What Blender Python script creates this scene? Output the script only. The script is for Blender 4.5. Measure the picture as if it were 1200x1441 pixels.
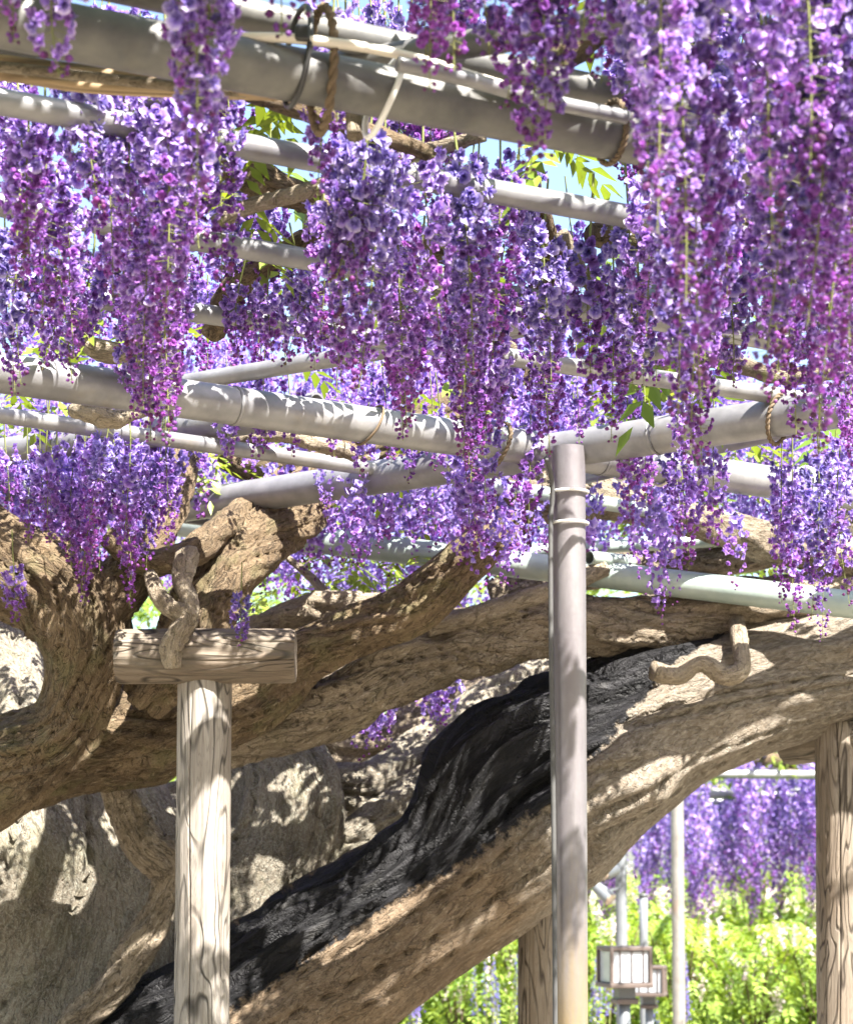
import bpy, math, random
import numpy as np
from mathutils import Vector, Matrix, Euler

# ------------------------------------------------------------------ clear
for o in list(bpy.data.objects): bpy.data.objects.remove(o, do_unlink=True)
scene = bpy.context.scene
C = scene.collection
random.seed(7)
RNG = np.random.default_rng(11)

# ------------------------------------------------------------------ camera
FPX, CX, CY0, PITCH, CAMZ = 3000.0, 600.0, 1035.0, math.radians(4.0), 1.5
cam_d = bpy.data.cameras.new('camera'); cam = bpy.data.objects.new('camera', cam_d); C.objects.link(cam)
cam.location = (0, 0, CAMZ); cam.rotation_euler = (math.radians(90) + PITCH, 0, 0)
cam_d.sensor_fit = 'VERTICAL'; cam_d.sensor_height = 43.23; cam_d.sensor_width = 36
cam_d.lens = 90.0; cam_d.shift_y = (CY0 - 720.5) / 1441
cam_d.clip_end = 2000
cam_d.dof.use_dof = True; cam_d.dof.focus_distance = 5.6; cam_d.dof.aperture_fstop = 8.0
scene.camera = cam

# ------------------------------------------------------------------ sky and sun
SUN_EL, SUN_AZ = math.radians(54), math.radians(143)     # azimuth from +Y towards +X: behind the camera, to the right
w = bpy.data.worlds.new('World'); scene.world = w; w.use_nodes = True
nt = w.node_tree; nt.nodes.clear()
sky = nt.nodes.new('ShaderNodeTexSky'); sky.sky_type = 'NISHITA'; sky.sun_disc = False
sky.sun_elevation = SUN_EL; sky.sun_rotation = SUN_AZ; sky.dust_density = 2.0
bg = nt.nodes.new('ShaderNodeBackground'); bg.inputs[1].default_value = 0.07
out = nt.nodes.new('ShaderNodeOutputWorld')
nt.links.new(sky.outputs[0], bg.inputs[0]); nt.links.new(bg.outputs[0], out.inputs[0])
sl = bpy.data.lights.new('sun', 'SUN'); sl.energy = 5.0; sl.angle = math.radians(0.55); sl.color = (1.0, 0.95, 0.87)
so = bpy.data.objects.new('sun', sl); C.objects.link(so)
sdir = Vector((math.sin(SUN_AZ) * math.cos(SUN_EL), math.cos(SUN_AZ) * math.cos(SUN_EL), math.sin(SUN_EL)))
so.rotation_euler = sdir.to_track_quat('Z', 'Y').to_euler(); so.location = sdir * 30

# ------------------------------------------------------------------ exposure
vs = scene.view_settings; vs.view_transform = 'Standard'; vs.look = 'None'; vs.exposure = 2.65; vs.gamma = 1.0
vs.use_curve_mapping = False
scene.render.engine = 'CYCLES'
cy = scene.cycles; cy.max_bounces = 5; cy.diffuse_bounces = 3; cy.glossy_bounces = 2; cy.transmission_bounces = 3
cy.transparent_max_bounces = 4; cy.caustics_reflective = False; cy.caustics_refractive = False

# ------------------------------------------------------------------ helpers
def P(px, py, D):
    "pixel of the 1200x1441 photograph -> world point at distance Y = D"
    u = (px - CX) / FPX; v = -(py - CY0) / FPX
    c, s = math.cos(PITCH), math.sin(PITCH)
    d = (u, c - v * s, s + v * c)
    k = D / d[1]
    return Vector((d[0] * k, D, CAMZ + d[2] * k))
def PZ(px, py, z):
    "pixel -> world point at height z"
    a = P(px, py, 1.0)
    return P(px, py, (z - CAMZ) / (a.z - CAMZ))
def ypix(z, D):
    lo, hi = -3000, 4000
    for _ in range(40):
        m = (lo + hi) / 2
        if P(600, m, D).z > z: lo = m
        else: hi = m
    return lo

def hash3(i, j, k, seed):
    h = (i * 374761393 + j * 668265263 + k * 2147483647 % 1274126177 + seed * 974634677 + k * 1103515245) & 0xffffffff
    h = ((h ^ (h >> 13)) * 1274126177) & 0xffffffff
    h = (h ^ (h >> 16)) & 0xffffffff
    return h / 4294967295.0
def vnoise(p, seed=0):
    "value noise in -1..1, p (n,3)"
    p = np.asarray(p, float); f = np.floor(p); i = f.astype(np.int64); t = p - f
    t = t * t * t * (t * (t * 6 - 15) + 10)
    r = 0
    for a in (0, 1):
        for b in (0, 1):
            for c in (0, 1):
                wgt = (t[:, 0] if a else 1 - t[:, 0]) * (t[:, 1] if b else 1 - t[:, 1]) * (t[:, 2] if c else 1 - t[:, 2])
                r = r + wgt * hash3(i[:, 0] + a, i[:, 1] + b, i[:, 2] + c, seed)
    return r * 2 - 1
def fbm(p, oct=3, seed=0):
    r = 0; a = 1.0; tot = 0
    for o in range(oct):
        r = r + a * vnoise(np.asarray(p) * (2.03 ** o), seed + o * 17); tot += a; a *= 0.5
    return r / tot

def mkmesh(name, V, F, mat=None, smooth=True, cols=None, vecs=None, floats=None):
    "F: list of (n,k) int arrays"
    me = bpy.data.meshes.new(name)
    V = np.asarray(V, np.float32)
    F = [np.asarray(f, np.int32) for f in F if len(f)]
    nl = sum(f.size for f in F); npoly = sum(len(f) for f in F)
    me.vertices.add(len(V)); me.vertices.foreach_set('co', V.ravel())
    me.loops.add(nl); me.polygons.add(npoly)
    me.loops.foreach_set('vertex_index', np.concatenate([f.ravel() for f in F]))
    tot = np.concatenate([np.full(len(f), f.shape[1], np.int32) for f in F])
    st = np.zeros(npoly, np.int32); st[1:] = np.cumsum(tot)[:-1]
    me.polygons.foreach_set('loop_start', st)
    try: me.polygons.foreach_set('loop_total', tot)
    except Exception: pass
    me.polygons.foreach_set('use_smooth', np.full(npoly, smooth))
    if cols is not None:
        a = me.attributes.new('Col', 'FLOAT_COLOR', 'POINT')
        c4 = np.ones((len(V), 4), np.float32); c4[:, :3] = cols
        a.data.foreach_set('color', c4.ravel())
    if vecs is not None:
        a = me.attributes.new('bark', 'FLOAT_VECTOR', 'POINT'); a.data.foreach_set('vector', np.asarray(vecs, np.float32).ravel())
    if floats is not None:
        a = me.attributes.new('char', 'FLOAT', 'POINT'); a.data.foreach_set('value', np.asarray(floats, np.float32).ravel())
    me.update(calc_edges=True); me.validate()
    if mat: me.materials.append(mat)
    return me
def obj(name, me, parent=None, loc=None, rot=None, scale=None):
    o = bpy.data.objects.new(name, me); C.objects.link(o)
    if loc is not None: o.location = loc
    if rot is not None: o.rotation_euler = rot
    if scale is not None: o.scale = scale
    if parent is not None: o.parent = parent
    return o
def tag(o, label=None, cat=None, group=None, kind=None):
    if label: o['label'] = label
    if cat: o['category'] = cat
    if group: o['group'] = group
    if kind: o['kind'] = kind
    return o
def thing(name, loc, label, cat, group=None):
    o = bpy.data.objects.new(name, None); C.objects.link(o); o.location = loc
    o.empty_display_size = 0.1
    return tag(o, label, cat, group)
def wpart(name, me, parent, kind=None, label=None, grand=None):
    "part whose mesh is in world coordinates, under an unrotated thing (or one level deeper)"
    base = Vector((0, 0, 0)); q = parent
    while q is not None: base = base + q.location; q = q.parent
    o = obj(name, me, parent, loc=-base)
    return tag(o, label=label, kind=kind)

def catmull(pts, n):
    pts = np.asarray(pts, float)
    p = np.vstack([2 * pts[0] - pts[1], pts, 2 * pts[-1] - pts[-2]])
    m = len(pts) - 1
    ts = np.linspace(0, m, n); i = np.minimum(ts.astype(int), m - 1); t = (ts - i)[:, None]
    a, b, c, d = p[i], p[i + 1], p[i + 2], p[i + 3]
    return 0.5 * (2 * b + (c - a) * t + (2 * a - 5 * b + 4 * c - d) * t ** 2 + (3 * b - a - 3 * c + d) * t ** 3)

def sweep(pts, nring, nseg, disp=None, ref=None, caps=True):
    """pts (n,4) x y z r. returns V,F,bark coords,(theta,s,u arrays)"""
    c = catmull(pts, nring); pos = c[:, :3]; r = np.maximum(c[:, 3], 1e-4)
    T = np.gradient(pos, axis=0); T /= np.linalg.norm(T, axis=1)[:, None] + 1e-12
    seg = np.linalg.norm(np.diff(pos, axis=0), axis=1); s = np.concatenate([[0], np.cumsum(seg)])
    if ref is not None:
        rf = np.asarray(ref, float)
        N = rf[None] - (T @ rf)[:, None] * T
        N /= np.linalg.norm(N, axis=1)[:, None] + 1e-12
    else:
        N = np.zeros_like(T)
        t0 = T[0]; a = np.array([0, -1, 0.]) if abs(t0[1]) < 0.9 else np.array([0, 0, 1.])
        n = a - t0 * (a @ t0); n /= np.linalg.norm(n); N[0] = n
        for k in range(1, len(T)):
            n = n - T[k] * (n @ T[k]); n /= np.linalg.norm(n); N[k] = n
    B = np.cross(N, T)
    th = np.linspace(0, 2 * math.pi, nseg, endpoint=False)
    TH, S = np.meshgrid(th, s); R = np.repeat(r[:, None], nseg, 1); U = S / s[-1]
    ct, st = np.cos(TH), np.sin(TH)
    rm = r.mean()
    RR = R.copy()
    if disp is not None: RR = disp(TH, S, U, R, rm)
    V = pos[:, None, :] + RR[..., None] * (ct[..., None] * N[:, None, :] + st[..., None] * B[:, None, :])
    bark = np.stack([ct * R, st * R, S], -1).reshape(-1, 3)
    V = V.reshape(-1, 3)
    i, j = np.meshgrid(np.arange(nring - 1), np.arange(nseg), indexing='ij'); j2 = (j + 1) % nseg
    F = np.stack([i * nseg + j, i * nseg + j2, (i + 1) * nseg + j2, (i + 1) * nseg + j], -1).reshape(-1, 4)[:, ::-1]
    Fs = [F]
    if caps:
        n0 = len(V)
        e0 = V[:nseg].mean(0); e1 = V[-nseg:].mean(0)
        V = np.vstack([V, e0, e1]); bark = np.vstack([bark, bark[0] * [0, 0, 1], bark[-1] * [0, 0, 1]])
        k = np.arange(nseg); k2 = (k + 1) % nseg; l = (nring - 1) * nseg
        Fs.append(np.stack([np.full(nseg, n0), k, k2], -1)[:, ::-1] if False else np.stack([np.full(nseg, n0), k, k2], -1))
        Fs.append(np.stack([np.full(nseg, n0 + 1), l + k2, l + k], -1))
    return V, Fs, bark, (TH, S, U)

def join(parts):
    "parts: list of (V, [F...]) -> V, [F...]"
    Vs, Fs, o = [], [], 0
    for V, F in parts:
        Vs.append(V); Fs += [np.asarray(f) + o for f in F]; o += len(V)
    return np.vstack(Vs), Fs
def box(cx, cy, cz, sx, sy, sz, M=None, bev=0.0):
    "chamfered box (24 verts) or plain box"
    h = np.array([sx, sy, sz]) / 2
    if bev <= 0:
        V = np.array([[x, y, z] for x in (-1, 1) for y in (-1, 1) for z in (-1, 1)]) * h
        F = np.array([[0, 1, 3, 2], [4, 6, 7, 5], [0, 4, 5, 1], [2, 3, 7, 6], [0, 2, 6, 4], [1, 5, 7, 3]])
        Fs = [F]
    else:
        V = []; idx = {}
        for x in (-1, 1):
            for y in (-1, 1):
                for z in (-1, 1):
                    for ax in range(3):
                        q = np.array([x, y, z]) * (h - bev); q[ax] = np.array([x, y, z])[ax] * h[ax]
                        idx[(x, y, z, ax)] = len(V); V.append(q)
        V = np.array(V); Q = []; T3 = []
        for ax in range(3):
            b, c = (ax + 1) % 3, (ax + 2) % 3
            for sg in (-1, 1):
                loop = []
                for (p, q) in ((-1, -1), (1, -1), (1, 1), (-1, 1)):
                    k = [0, 0, 0]; k[ax] = sg; k[b] = p; k[c] = q; loop.append(idx[(*k, ax)])
                Q.append(loop if sg > 0 else loop[::-1])
        for ax in range(3):
            b, c = (ax + 1) % 3, (ax + 2) % 3
            for p in (-1, 1):
                for q in (-1, 1):
                    k0 = [0, 0, 0]; k1 = [0, 0, 0]; k0[ax] = -1; k1[ax] = 1
                    for kk in (k0, k1): kk[b] = p; kk[c] = q
                    loop = [idx[(*k0, b)], idx[(*k1, b)], idx[(*k1, c)], idx[(*k0, c)]]
                    Q.append(loop if p * q < 0 else loop[::-1])
        for x in (-1, 1):
            for y in (-1, 1):
                for z in (-1, 1):
                    l = [idx[(x, y, z, a)] for a in range(3)]
                    T3.append(l if x * y * z > 0 else l[::-1])
        Fs = [np.array(Q), np.array(T3)]
    if M is not None: V = V @ np.array(M).T
    return V + np.array([cx, cy, cz]), Fs

# ------------------------------------------------------------------ node helpers
class NT:
    def __init__(s, name):
        s.m = bpy.data.materials.new(name); s.m.use_nodes = True; s.t = s.m.node_tree; s.t.nodes.clear()
        s.out = s.t.nodes.new('ShaderNodeOutputMaterial')
    def n(s, typ, **kw):
        nd = s.t.nodes.new(typ)
        for k, v in kw.items():
            if k.startswith('i_'):
                key = k[2:]; key = int(key) if key.isdigit() else key
                s.set(nd.inputs[key], v)
            else: setattr(nd, k, v)
        return nd
    def set(s, inp, v):
        if isinstance(v, bpy.types.NodeSocket): s.t.links.new(v, inp)
        elif isinstance(v, bpy.types.Node): s.t.links.new(v.outputs[0], inp)
        else:
            if isinstance(v, (tuple, list)) and len(v) == 3 and inp.type == 'RGBA': v = (*v, 1)
            inp.default_value = v
    def noise(s, vec, scale, detail=3, rough=0.55, dist=0.0):
        nd = s.n('ShaderNodeTexNoise', i_Scale=scale, i_Detail=detail, i_Roughness=rough, i_Distortion=dist)
        if vec is not None: s.set(nd.inputs['Vector'], vec)
        return nd.outputs[0]
    def math(s, op, a, b=None, clamp=False):
        nd = s.n('ShaderNodeMath', operation=op, use_clamp=clamp); s.set(nd.inputs[0], a)
        if b is not None: s.set(nd.inputs[1], b)
        return nd.outputs[0]
    def vmul(s, v, xyz):
        nd = s.n('ShaderNodeVectorMath', operation='MULTIPLY'); s.set(nd.inputs[0], v); nd.inputs[1].default_value = xyz
        return nd.outputs[0]
    def ramp(s, f, stops, interp='LINEAR'):
        nd = s.n('ShaderNodeValToRGB'); s.set(nd.inputs[0], f); e = nd.color_ramp.elements; nd.color_ramp.interpolation = interp
        while len(e) < len(stops): e.new(0.5)
        for k, (p, c) in enumerate(stops):
            e[k].position = p; c = (c, c, c) if isinstance(c, (int, float)) else c; e[k].color = (*c, 1)
        return nd.outputs[0]
    def mix(s, f, a, b, blend='MIX'):
        nd = s.n('ShaderNodeMix', data_type='RGBA', blend_type=blend)
        s.set(nd.inputs[0], f); s.set(nd.inputs[6], a); s.set(nd.inputs[7], b); return nd.outputs[2]
    def bump(s, h, dist, strength=1.0, normal=None):
        nd = s.n('ShaderNodeBump', i_Strength=strength, i_Distance=dist); s.set(nd.inputs['Height'], h)
        if normal is not None: s.set(nd.inputs['Normal'], normal)
        return nd.outputs[0]
    def attr(s, name): return s.n('ShaderNodeAttribute', attribute_name=name)
    def principled(s, col, rough=0.6, metal=0.0, normal=None, spec=0.5):
        b = s.n('ShaderNodeBsdfPrincipled'); s.set(b.inputs['Base Color'], col); s.set(b.inputs['Roughness'], rough)
        s.set(b.inputs['Metallic'], metal); s.set(b.inputs['Specular IOR Level'], spec)
        if normal is not None: s.set(b.inputs['Normal'], normal)
        return b
    def done(s, shader):
        s.t.links.new(shader.outputs[0] if isinstance(shader, bpy.types.Node) else shader, s.out.inputs[0]); return s.m

def mat_bark(name, dark, mid, pale, worm=0.0, fib=1.0, char=False, moss=0.0):
    n = NT(name); a = n.attr('bark').outputs['Vector']
    st = n.vmul(a, (1, 1, 0.34))
    big = n.noise(n.vmul(a, (1, 1, .5)), 7, 3)
    fibre = n.noise(st, 55, 4, .65, .6)
    crack = n.noise(st, 24, 3, .6, 1.2)
    fine = n.noise(n.vmul(a, (1, 1, .6)), 260, 4, .75)
    med = n.noise(n.vmul(a, (1, 1, .45)), 75, 4, .7, .3)
    col = n.mix(n.ramp(big, [(.32, 0), (.68, 1)]), dark, mid)
    col = n.mix(n.math('MULTIPLY', n.ramp(fibre, [(.5, 0), (.8, 1)]), .4), col, pale)
    col = n.mix(n.math('MULTIPLY', n.ramp(med, [(.54, 0), (.72, 1)]), .6), col, pale)
    col = n.mix(n.math('MULTIPLY', n.ramp(fine, [(.36, 1), (.52, 0)]), .55), col, tuple(x * .4 for x in dark))
    ridge = n.math('ABSOLUTE', n.math('SUBTRACT', crack, .5))
    cr = n.ramp(ridge, [(0.0, 0), (.028, 1)])
    col = n.mix(n.math('MULTIPLY', n.math('SUBTRACT', 1, cr), .55 * fib), col, tuple(x * .3 for x in dark))
    if worm > 0:
        wv = n.noise(a, 34, 2, .5, 2.2)
        wm = n.ramp(n.math('ABSOLUTE', n.math('SUBTRACT', wv, .5)), [(.015, 1), (.05, 0)])
        col = n.mix(n.math('MULTIPLY', wm, worm), col, (.42, .42, .36))
    if moss > 0:
        mm = n.ramp(n.noise(a, 9, 4, .6), [(.52, 0), (.66, 1)])
        col = n.mix(n.math('MULTIPLY', mm, moss), col, (.12, .13, .05))
    h = n.math('ADD', n.math('MULTIPLY', fibre, .5), n.math('MULTIPLY', cr, .35))
    h = n.math('ADD', h, n.math('ADD', n.math('MULTIPLY', fine, .35), n.math('MULTIPLY', med, .55)))
    rough = .85
    if char:
        ch = n.attr('char').outputs['Fac']
        cn = n.noise(n.vmul(a, (1, 1, .12)), 40, 4, .65, .4)
        ash = n.ramp(n.noise(n.vmul(a, (1, 1, .3)), 22, 4, .65), [(.58, 0), (.74, 1)])
        cc = n.mix(n.ramp(cn, [(.4, 0), (.7, 1)]), (.003, .003, .004), (.026, .025, .028))
        cc = n.mix(n.math('MULTIPLY', ash, .4), cc, (.12, .115, .11))
        gx = n.n('ShaderNodeSeparateXYZ'); n.set(gx.inputs[0], n.n('ShaderNodeTexCoord').outputs['Object'])
        gf = n.ramp(n.math('ADD', gx.outputs[0], n.math('MULTIPLY', n.noise(a, 6, 4), .9)), [(.65, 0), (1.25, 1)])
        col = n.mix(n.math('MULTIPLY', gf, .7), col, n.mix(n.ramp(med, [(.4, 0), (.7, 1)]), (.17, .145, .115), (.36, .33, .28)))
        edge = n.noise(a, 30, 4, .6)
        m = n.math('ADD', ch, n.math('MULTIPLY', n.math('SUBTRACT', edge, .5), 1.1))
        m = n.ramp(m, [(.42, 0), (.58, 1)])
        col = n.mix(m, col, cc)
        h = n.math('ADD', h, n.math('MULTIPLY', n.math('MULTIPLY', cn, m), 1.6))
        rough = n.math('SUBTRACT', .85, n.math('MULTIPLY', m, .3))
    nm = n.bump(h, .026, 1.0)
    return n.done(n.principled(col, rough, 0, nm, .25))
BROWN = mat_bark('bark_brown', (.085, .058, .034), (.19, .135, .08), (.36, .285, .19), moss=.3)
TANB = mat_bark('bark_tan', (.15, .118, .083), (.30, .243, .178), (.49, .43, .35), moss=.12)
GREYB = mat_bark('bark_grey', (.15, .128, .097), (.265, .228, .176), (.36, .325, .265), worm=.4, fib=.5, moss=.2)
CHARB = mat_bark('bark_charred', (.12, .083, .052), (.235, .17, .112), (.41, .335, .245), fib=.8, char=True)
TWIG = mat_bark('bark_pale', (.22, .175, .125), (.36, .30, .22), (.50, .45, .36), fib=.5)

def mat_wood(name, dark, mid, pale, blotch=0):
    n = NT(name); a = n.attr('bark').outputs['Vector']
    st = n.vmul(a, (1, 1, .13))
    g = n.noise(n.vmul(a, (1, 1, .2)), 8, 2, .5, .5)
    lines = n.math('PINGPONG', n.math('MULTIPLY', g, 12), .5)
    ln = n.ramp(lines, [(.0, 1), (.06, .8), (.16, 0)])
    lm = n.ramp(n.noise(st, 18, 3), [(.34, .25), (.56, 1)])
    l2 = n.ramp(n.math('PINGPONG', n.math('MULTIPLY', n.noise(n.vmul(a, (1, 1, .1)), 16, 3, .55, .4), 26), .5), [(.0, 1), (.2, 0)])
    ff = n.noise(n.vmul(a, (1, 1, .04)), 160, 3, .6)
    blot = n.noise(n.vmul(a, (1, 1, .3)), 7, 3)
    col = n.mix(n.ramp(blot, [(.35, 0), (.65, 1)]), mid, pale)
    col = n.mix(n.math('MULTIPLY', n.ramp(ff, [(.4, 0), (.65, 1)]), .65), col, mid)
    col = n.mix(n.math('MULTIPLY', l2, .4), col, tuple(.5 * (x + y) for x, y in zip(dark, mid)))
    col = n.mix(n.math('MULTIPLY', n.math('MULTIPLY', ln, lm), .95), col, dark)
    if blotch:
        bm = n.ramp(n.noise(n.vmul(a, (1, 1, .35)), 11, 5, .7), [(.45, 0), (.66, 1)])
        col = n.mix(n.math('MULTIPLY', bm, blotch), col, (.075, .07, .055))
    h = n.math('ADD', n.math('MULTIPLY', ff, .4), n.math('MULTIPLY', n.math('SUBTRACT', 1, ln), .6))
    return n.done(n.principled(col, .75, 0, n.bump(h, .006, .7), .3))
WOODG = mat_wood('wood_weathered', (.03, .026, .022), (.17, .145, .122), (.31, .285, .255))
WOODB = mat_wood('wood_brown', (.03, .022, .016), (.145, .112, .083), (.26, .225, .185))

def mat_metal(name, c1, c2, rough=.42, metal=.75, stain=(.22, .15, .08)):
    n = NT(name); tc = n.n('ShaderNodeTexCoord').outputs['Object']
    b = n.noise(tc, 9, 4, .6); f = n.noise(tc, 60, 3, .6)
    col = n.mix(n.ramp(b, [(.35, 0), (.65, 1)]), c1, c2)
    s = n.ramp(n.noise(tc, 5, 5, .65), [(.56, 0), (.72, 1)])
    col = n.mix(n.math('MULTIPLY', s, .35), col, stain)
    r = n.math('ADD', rough - .08, n.math('MULTIPLY', f, .18))
    return n.done(n.principled(col, r, metal, n.bump(n.math('ADD', f, b), .0012, .5)))
STEEL = mat_metal('galvanised_steel', (.165, .163, .172), (.25, .248, .252), .45, .45, stain=(.22, .18, .13))
def mat_post():
    n = NT('galvanised_steel_post'); tc = n.n('ShaderNodeTexCoord').outputs['Object']
    b = n.noise(n.vmul(tc, (1, 1, .25)), 14, 4, .6); f = n.noise(tc, 70, 3, .6)
    col = n.mix(n.ramp(b, [(.35, 0), (.65, 1)]), (.15, .137, .148), (.215, .202, .212))
    sx = n.n('ShaderNodeSeparateXYZ'); n.set(sx.inputs[0], tc)
    st = n.math('SUBTRACT', 1.95, n.math('ADD', sx.outputs[2], n.math('MULTIPLY', n.noise(n.vmul(tc, (1, 1, .12)), 34, 4, .65), .9)))
    col = n.mix(n.math('MULTIPLY', n.ramp(st, [(.0, 0), (.5, 1)]), .75), col, (.26, .19, .085))
    return n.done(n.principled(col, n.math('ADD', .36, n.math('MULTIPLY', f, .16)), .45, n.bump(n.math('ADD', f, b), .0012, .5)))
POSTM = mat_post()
STEELD = mat_metal('galvanised_steel_dark', (.085, .084, .085), (.15, .146, .135), .5, .35, stain=(.12, .10, .065))
RUSTY = mat_metal('steel_rusty', (.20, .185, .165), (.27, .26, .24), .5, .5, stain=(.24, .11, .04))
GREENP = mat_metal('steel_pale_green', (.24, .30, .28), (.32, .37, .34), .5, .3, stain=(.2, .2, .15))

def mat_plain(name, c1, c2, rough=.6, sc=40, spec=.5):
    n = NT(name); tc = n.n('ShaderNodeTexCoord').outputs['Object']
    f = n.noise(tc, sc, 3)
    return n.done(n.principled(n.mix(f, c1, c2), rough, 0, n.bump(f, .001, .4), spec))
ROPE = mat_plain('rope_fibre', (.075, .055, .038), (.18, .135, .09), .9, 220, .1)
PLASTW = mat_plain('plastic_white', (.62, .62, .60), (.72, .72, .70), .4)
PLASTB = mat_plain('plastic_black', (.012, .012, .013), (.03, .03, .03), .4)
CABLEG = mat_plain('cable_grey', (.04, .04, .04), (.07, .07, .07), .7)
CABLEW = mat_plain('cable_cream', (.55, .50, .42), (.65, .61, .53), .5)
WOODX = mat_wood('wood_crosspiece', (.022, .017, .012), (.125, .095, .07), (.23, .195, .155), .75)
LATH = mat_wood('lath_wood', (.08, .055, .035), (.26, .18, .10), (.40, .30, .19))
DARKM = mat_plain('dark_painted_metal', (.045, .05, .055), (.08, .085, .09), .45)
LAMPG = mat_plain('pole_grey_paint', (.09, .10, .11), (.15, .16, .17), .5, 12)
FRAMEB = mat_plain('lantern_wood', (.055, .04, .035), (.095, .07, .06), .6)
PAPER = mat_plain('lantern_panel', (.22, .235, .26), (.40, .42, .45), .25, 9)
LENS = mat_plain('lamp_glass', (.25, .2, .15), (.4, .32, .25), .15)

def mat_petal():
    n = NT('wisteria_petal'); c = n.attr('Col').outputs['Color']
    oi = n.n('ShaderNodeObjectInfo').outputs['Random']
    hs = n.n('ShaderNodeHueSaturation', i_Saturation=1.0)
    n.set(hs.inputs['Hue'], n.math('ADD', .476, n.math('MULTIPLY', oi, .034)))
    n.set(hs.inputs['Value'], n.math('ADD', .80, n.math('MULTIPLY', oi, .36))); n.set(hs.inputs['Color'], c)
    d = n.principled(hs.outputs[0], .5, 0, None, .3)
    t = n.n('ShaderNodeBsdfTranslucent'); n.set(t.inputs[0], n.mix(1.0, hs.outputs[0], (1.0, .86, 1.0), 'MULTIPLY'))
    mx = n.n('ShaderNodeMixShader', i_0=.5); n.set(mx.inputs[1], d.outputs[0]); n.set(mx.inputs[2], t.outputs[0])
    return n.done(mx)
PETAL = mat_petal()
def mat_leaf(name, c1, c2, trans=.5):
    n = NT(name); c = n.attr('Col').outputs['Color']
    col = n.mix(c, c1, c2)
    d = n.principled(col, .45, 0, None, .4)
    t = n.n('ShaderNodeBsdfTranslucent'); n.set(t.inputs[0], n.mix(1.0, col, (1.25, 1.15, .5), 'MULTIPLY'))
    mx = n.n('ShaderNodeMixShader', i_0=trans); n.set(mx.inputs[1], d.outputs[0]); n.set(mx.inputs[2], t.outputs[0])
    return n.done(mx)
LEAF = mat_leaf('wisteria_leaf', (.09, .16, .022), (.20, .27, .035), .38)
LEAFS = mat_leaf('shrub_leaf', (.12, .21, .03), (.30, .40, .08), .45)
STEM = mat_plain('flower_stem', (.11, .14, .035), (.17, .17, .055), .6, 30, .3)

# ------------------------------------------------------------------ ground
n = NT('sandy_ground'); tc = n.n('ShaderNodeTexCoord').outputs['Object']
gcol = n.mix(n.noise(tc, 1.3, 5), (.36, .31, .24), (.50, .44, .35)); gcol = n.mix(n.math('MULTIPLY', n.noise(tc, 90, 4, .7), .6), gcol, (.18, .15, .11))
GM = n.done(n.principled(gcol, .9, 0, n.bump(n.noise(tc, 70, 4), .01, .6), .2))
gx = np.concatenate([[-900, -200, -60], np.linspace(-30, 30, 61), [60, 200, 900]])
gy = np.concatenate([[-400, -80], np.linspace(-20, 60, 81), [120, 400, 1500]])
GX, GY = np.meshgrid(gx, gy)
GZ = vnoise(np.stack([GX.ravel() * .6, GY.ravel() * .6, GX.ravel() * 0], -1), 3) * .025 - .02
i, j = np.meshgrid(np.arange(len(gy) - 1), np.arange(len(gx) - 1), indexing='ij'); k = len(gx)
GF = np.stack([i * k + j, i * k + j + 1, (i + 1) * k + j + 1, (i + 1) * k + j], -1).reshape(-1, 4)
tag(obj('ground', mkmesh('ground', np.stack([GX.ravel(), GY.ravel(), GZ], -1), [GF], GM)), 'pale sandy garden ground beneath the wisteria', None, None, 'structure')

n = NT('lawn_grass'); tc = n.n('ShaderNodeTexCoord').outputs['Object']
LW = n.done(n.principled(n.mix(n.noise(tc, 3, 5, .7), (.05, .10, .018), (.12, .17, .04)), .9, 0, n.bump(n.noise(tc, 60, 3), .03, .8), .2))
lx = np.linspace(-60, 60, 61); ly = np.linspace(17.8, 110, 60); LX, LY = np.meshgrid(lx, ly)
LZ = .02 + .02 * vnoise(np.stack([LX.ravel() * .5, LY.ravel() * .5, LX.ravel() * 0], -1), 9)
i, j = np.meshgrid(np.arange(59), np.arange(60), indexing='ij')
LF = np.stack([i * 61 + j, i * 61 + j + 1, (i + 1) * 61 + j + 1, (i + 1) * 61 + j], -1).reshape(-1, 4)
tag(obj('lawn', mkmesh('lawn', np.stack([LX.ravel(), LY.ravel(), LZ], -1), [LF], LW)), 'sunlit lawn behind the shrubs', None, None, 'structure')

# ------------------------------------------------------------------ the old wisteria: trunks and limbs
BASE = Vector(P(40, 1780, 8.4)); BASE.z = 0
tree = thing('wisteria_tree', BASE, 'ancient wisteria with gnarled limbs, charred hollow and hanging purple racemes over steel pergola', 'wisteria')

def limb_pts(lst): return np.array([[*P(a, b, d), r * d / FPX] for a, b, d, r in lst])
def bark_disp(seed, lump=.16, fold=.15, fine=.045, twist=1.2, knots=()):
    def f(TH, S, U, R, rm):
        sh = TH.shape; t = (TH + twist * S / max(rm, .02) * .25).ravel(); s = S.ravel(); th = TH.ravel()
        q = lambda k, sk, ang: np.stack([np.cos(ang) * k + 31.7, np.sin(ang) * k + 17.3, s / rm * sk + 5.1], -1)
        d = lump * fbm(q(1.1, .55, th), 2, seed) + fold * fbm(q(2.6, .22, t), 2, seed + 5)
        cr = np.abs(vnoise(q(3.4, .16, t), seed + 9)); d = d - fold * .9 * np.exp(-(cr / .07) ** 2)
        d = d + fine * fbm(q(8, 1.6, t), 2, seed + 21)
        for (u0, t0, su, stt, am) in knots:
            dt = np.angle(np.exp(1j * (th - t0)))
            e = (((U.ravel() - u0) / su) ** 2 + (dt / stt) ** 2)
            d = d + am * np.exp(-e) * (1 + .35 * vnoise(q(5, 2.5, th), seed + 33))
        return R * (1 + d.reshape(sh))
    return f
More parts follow.
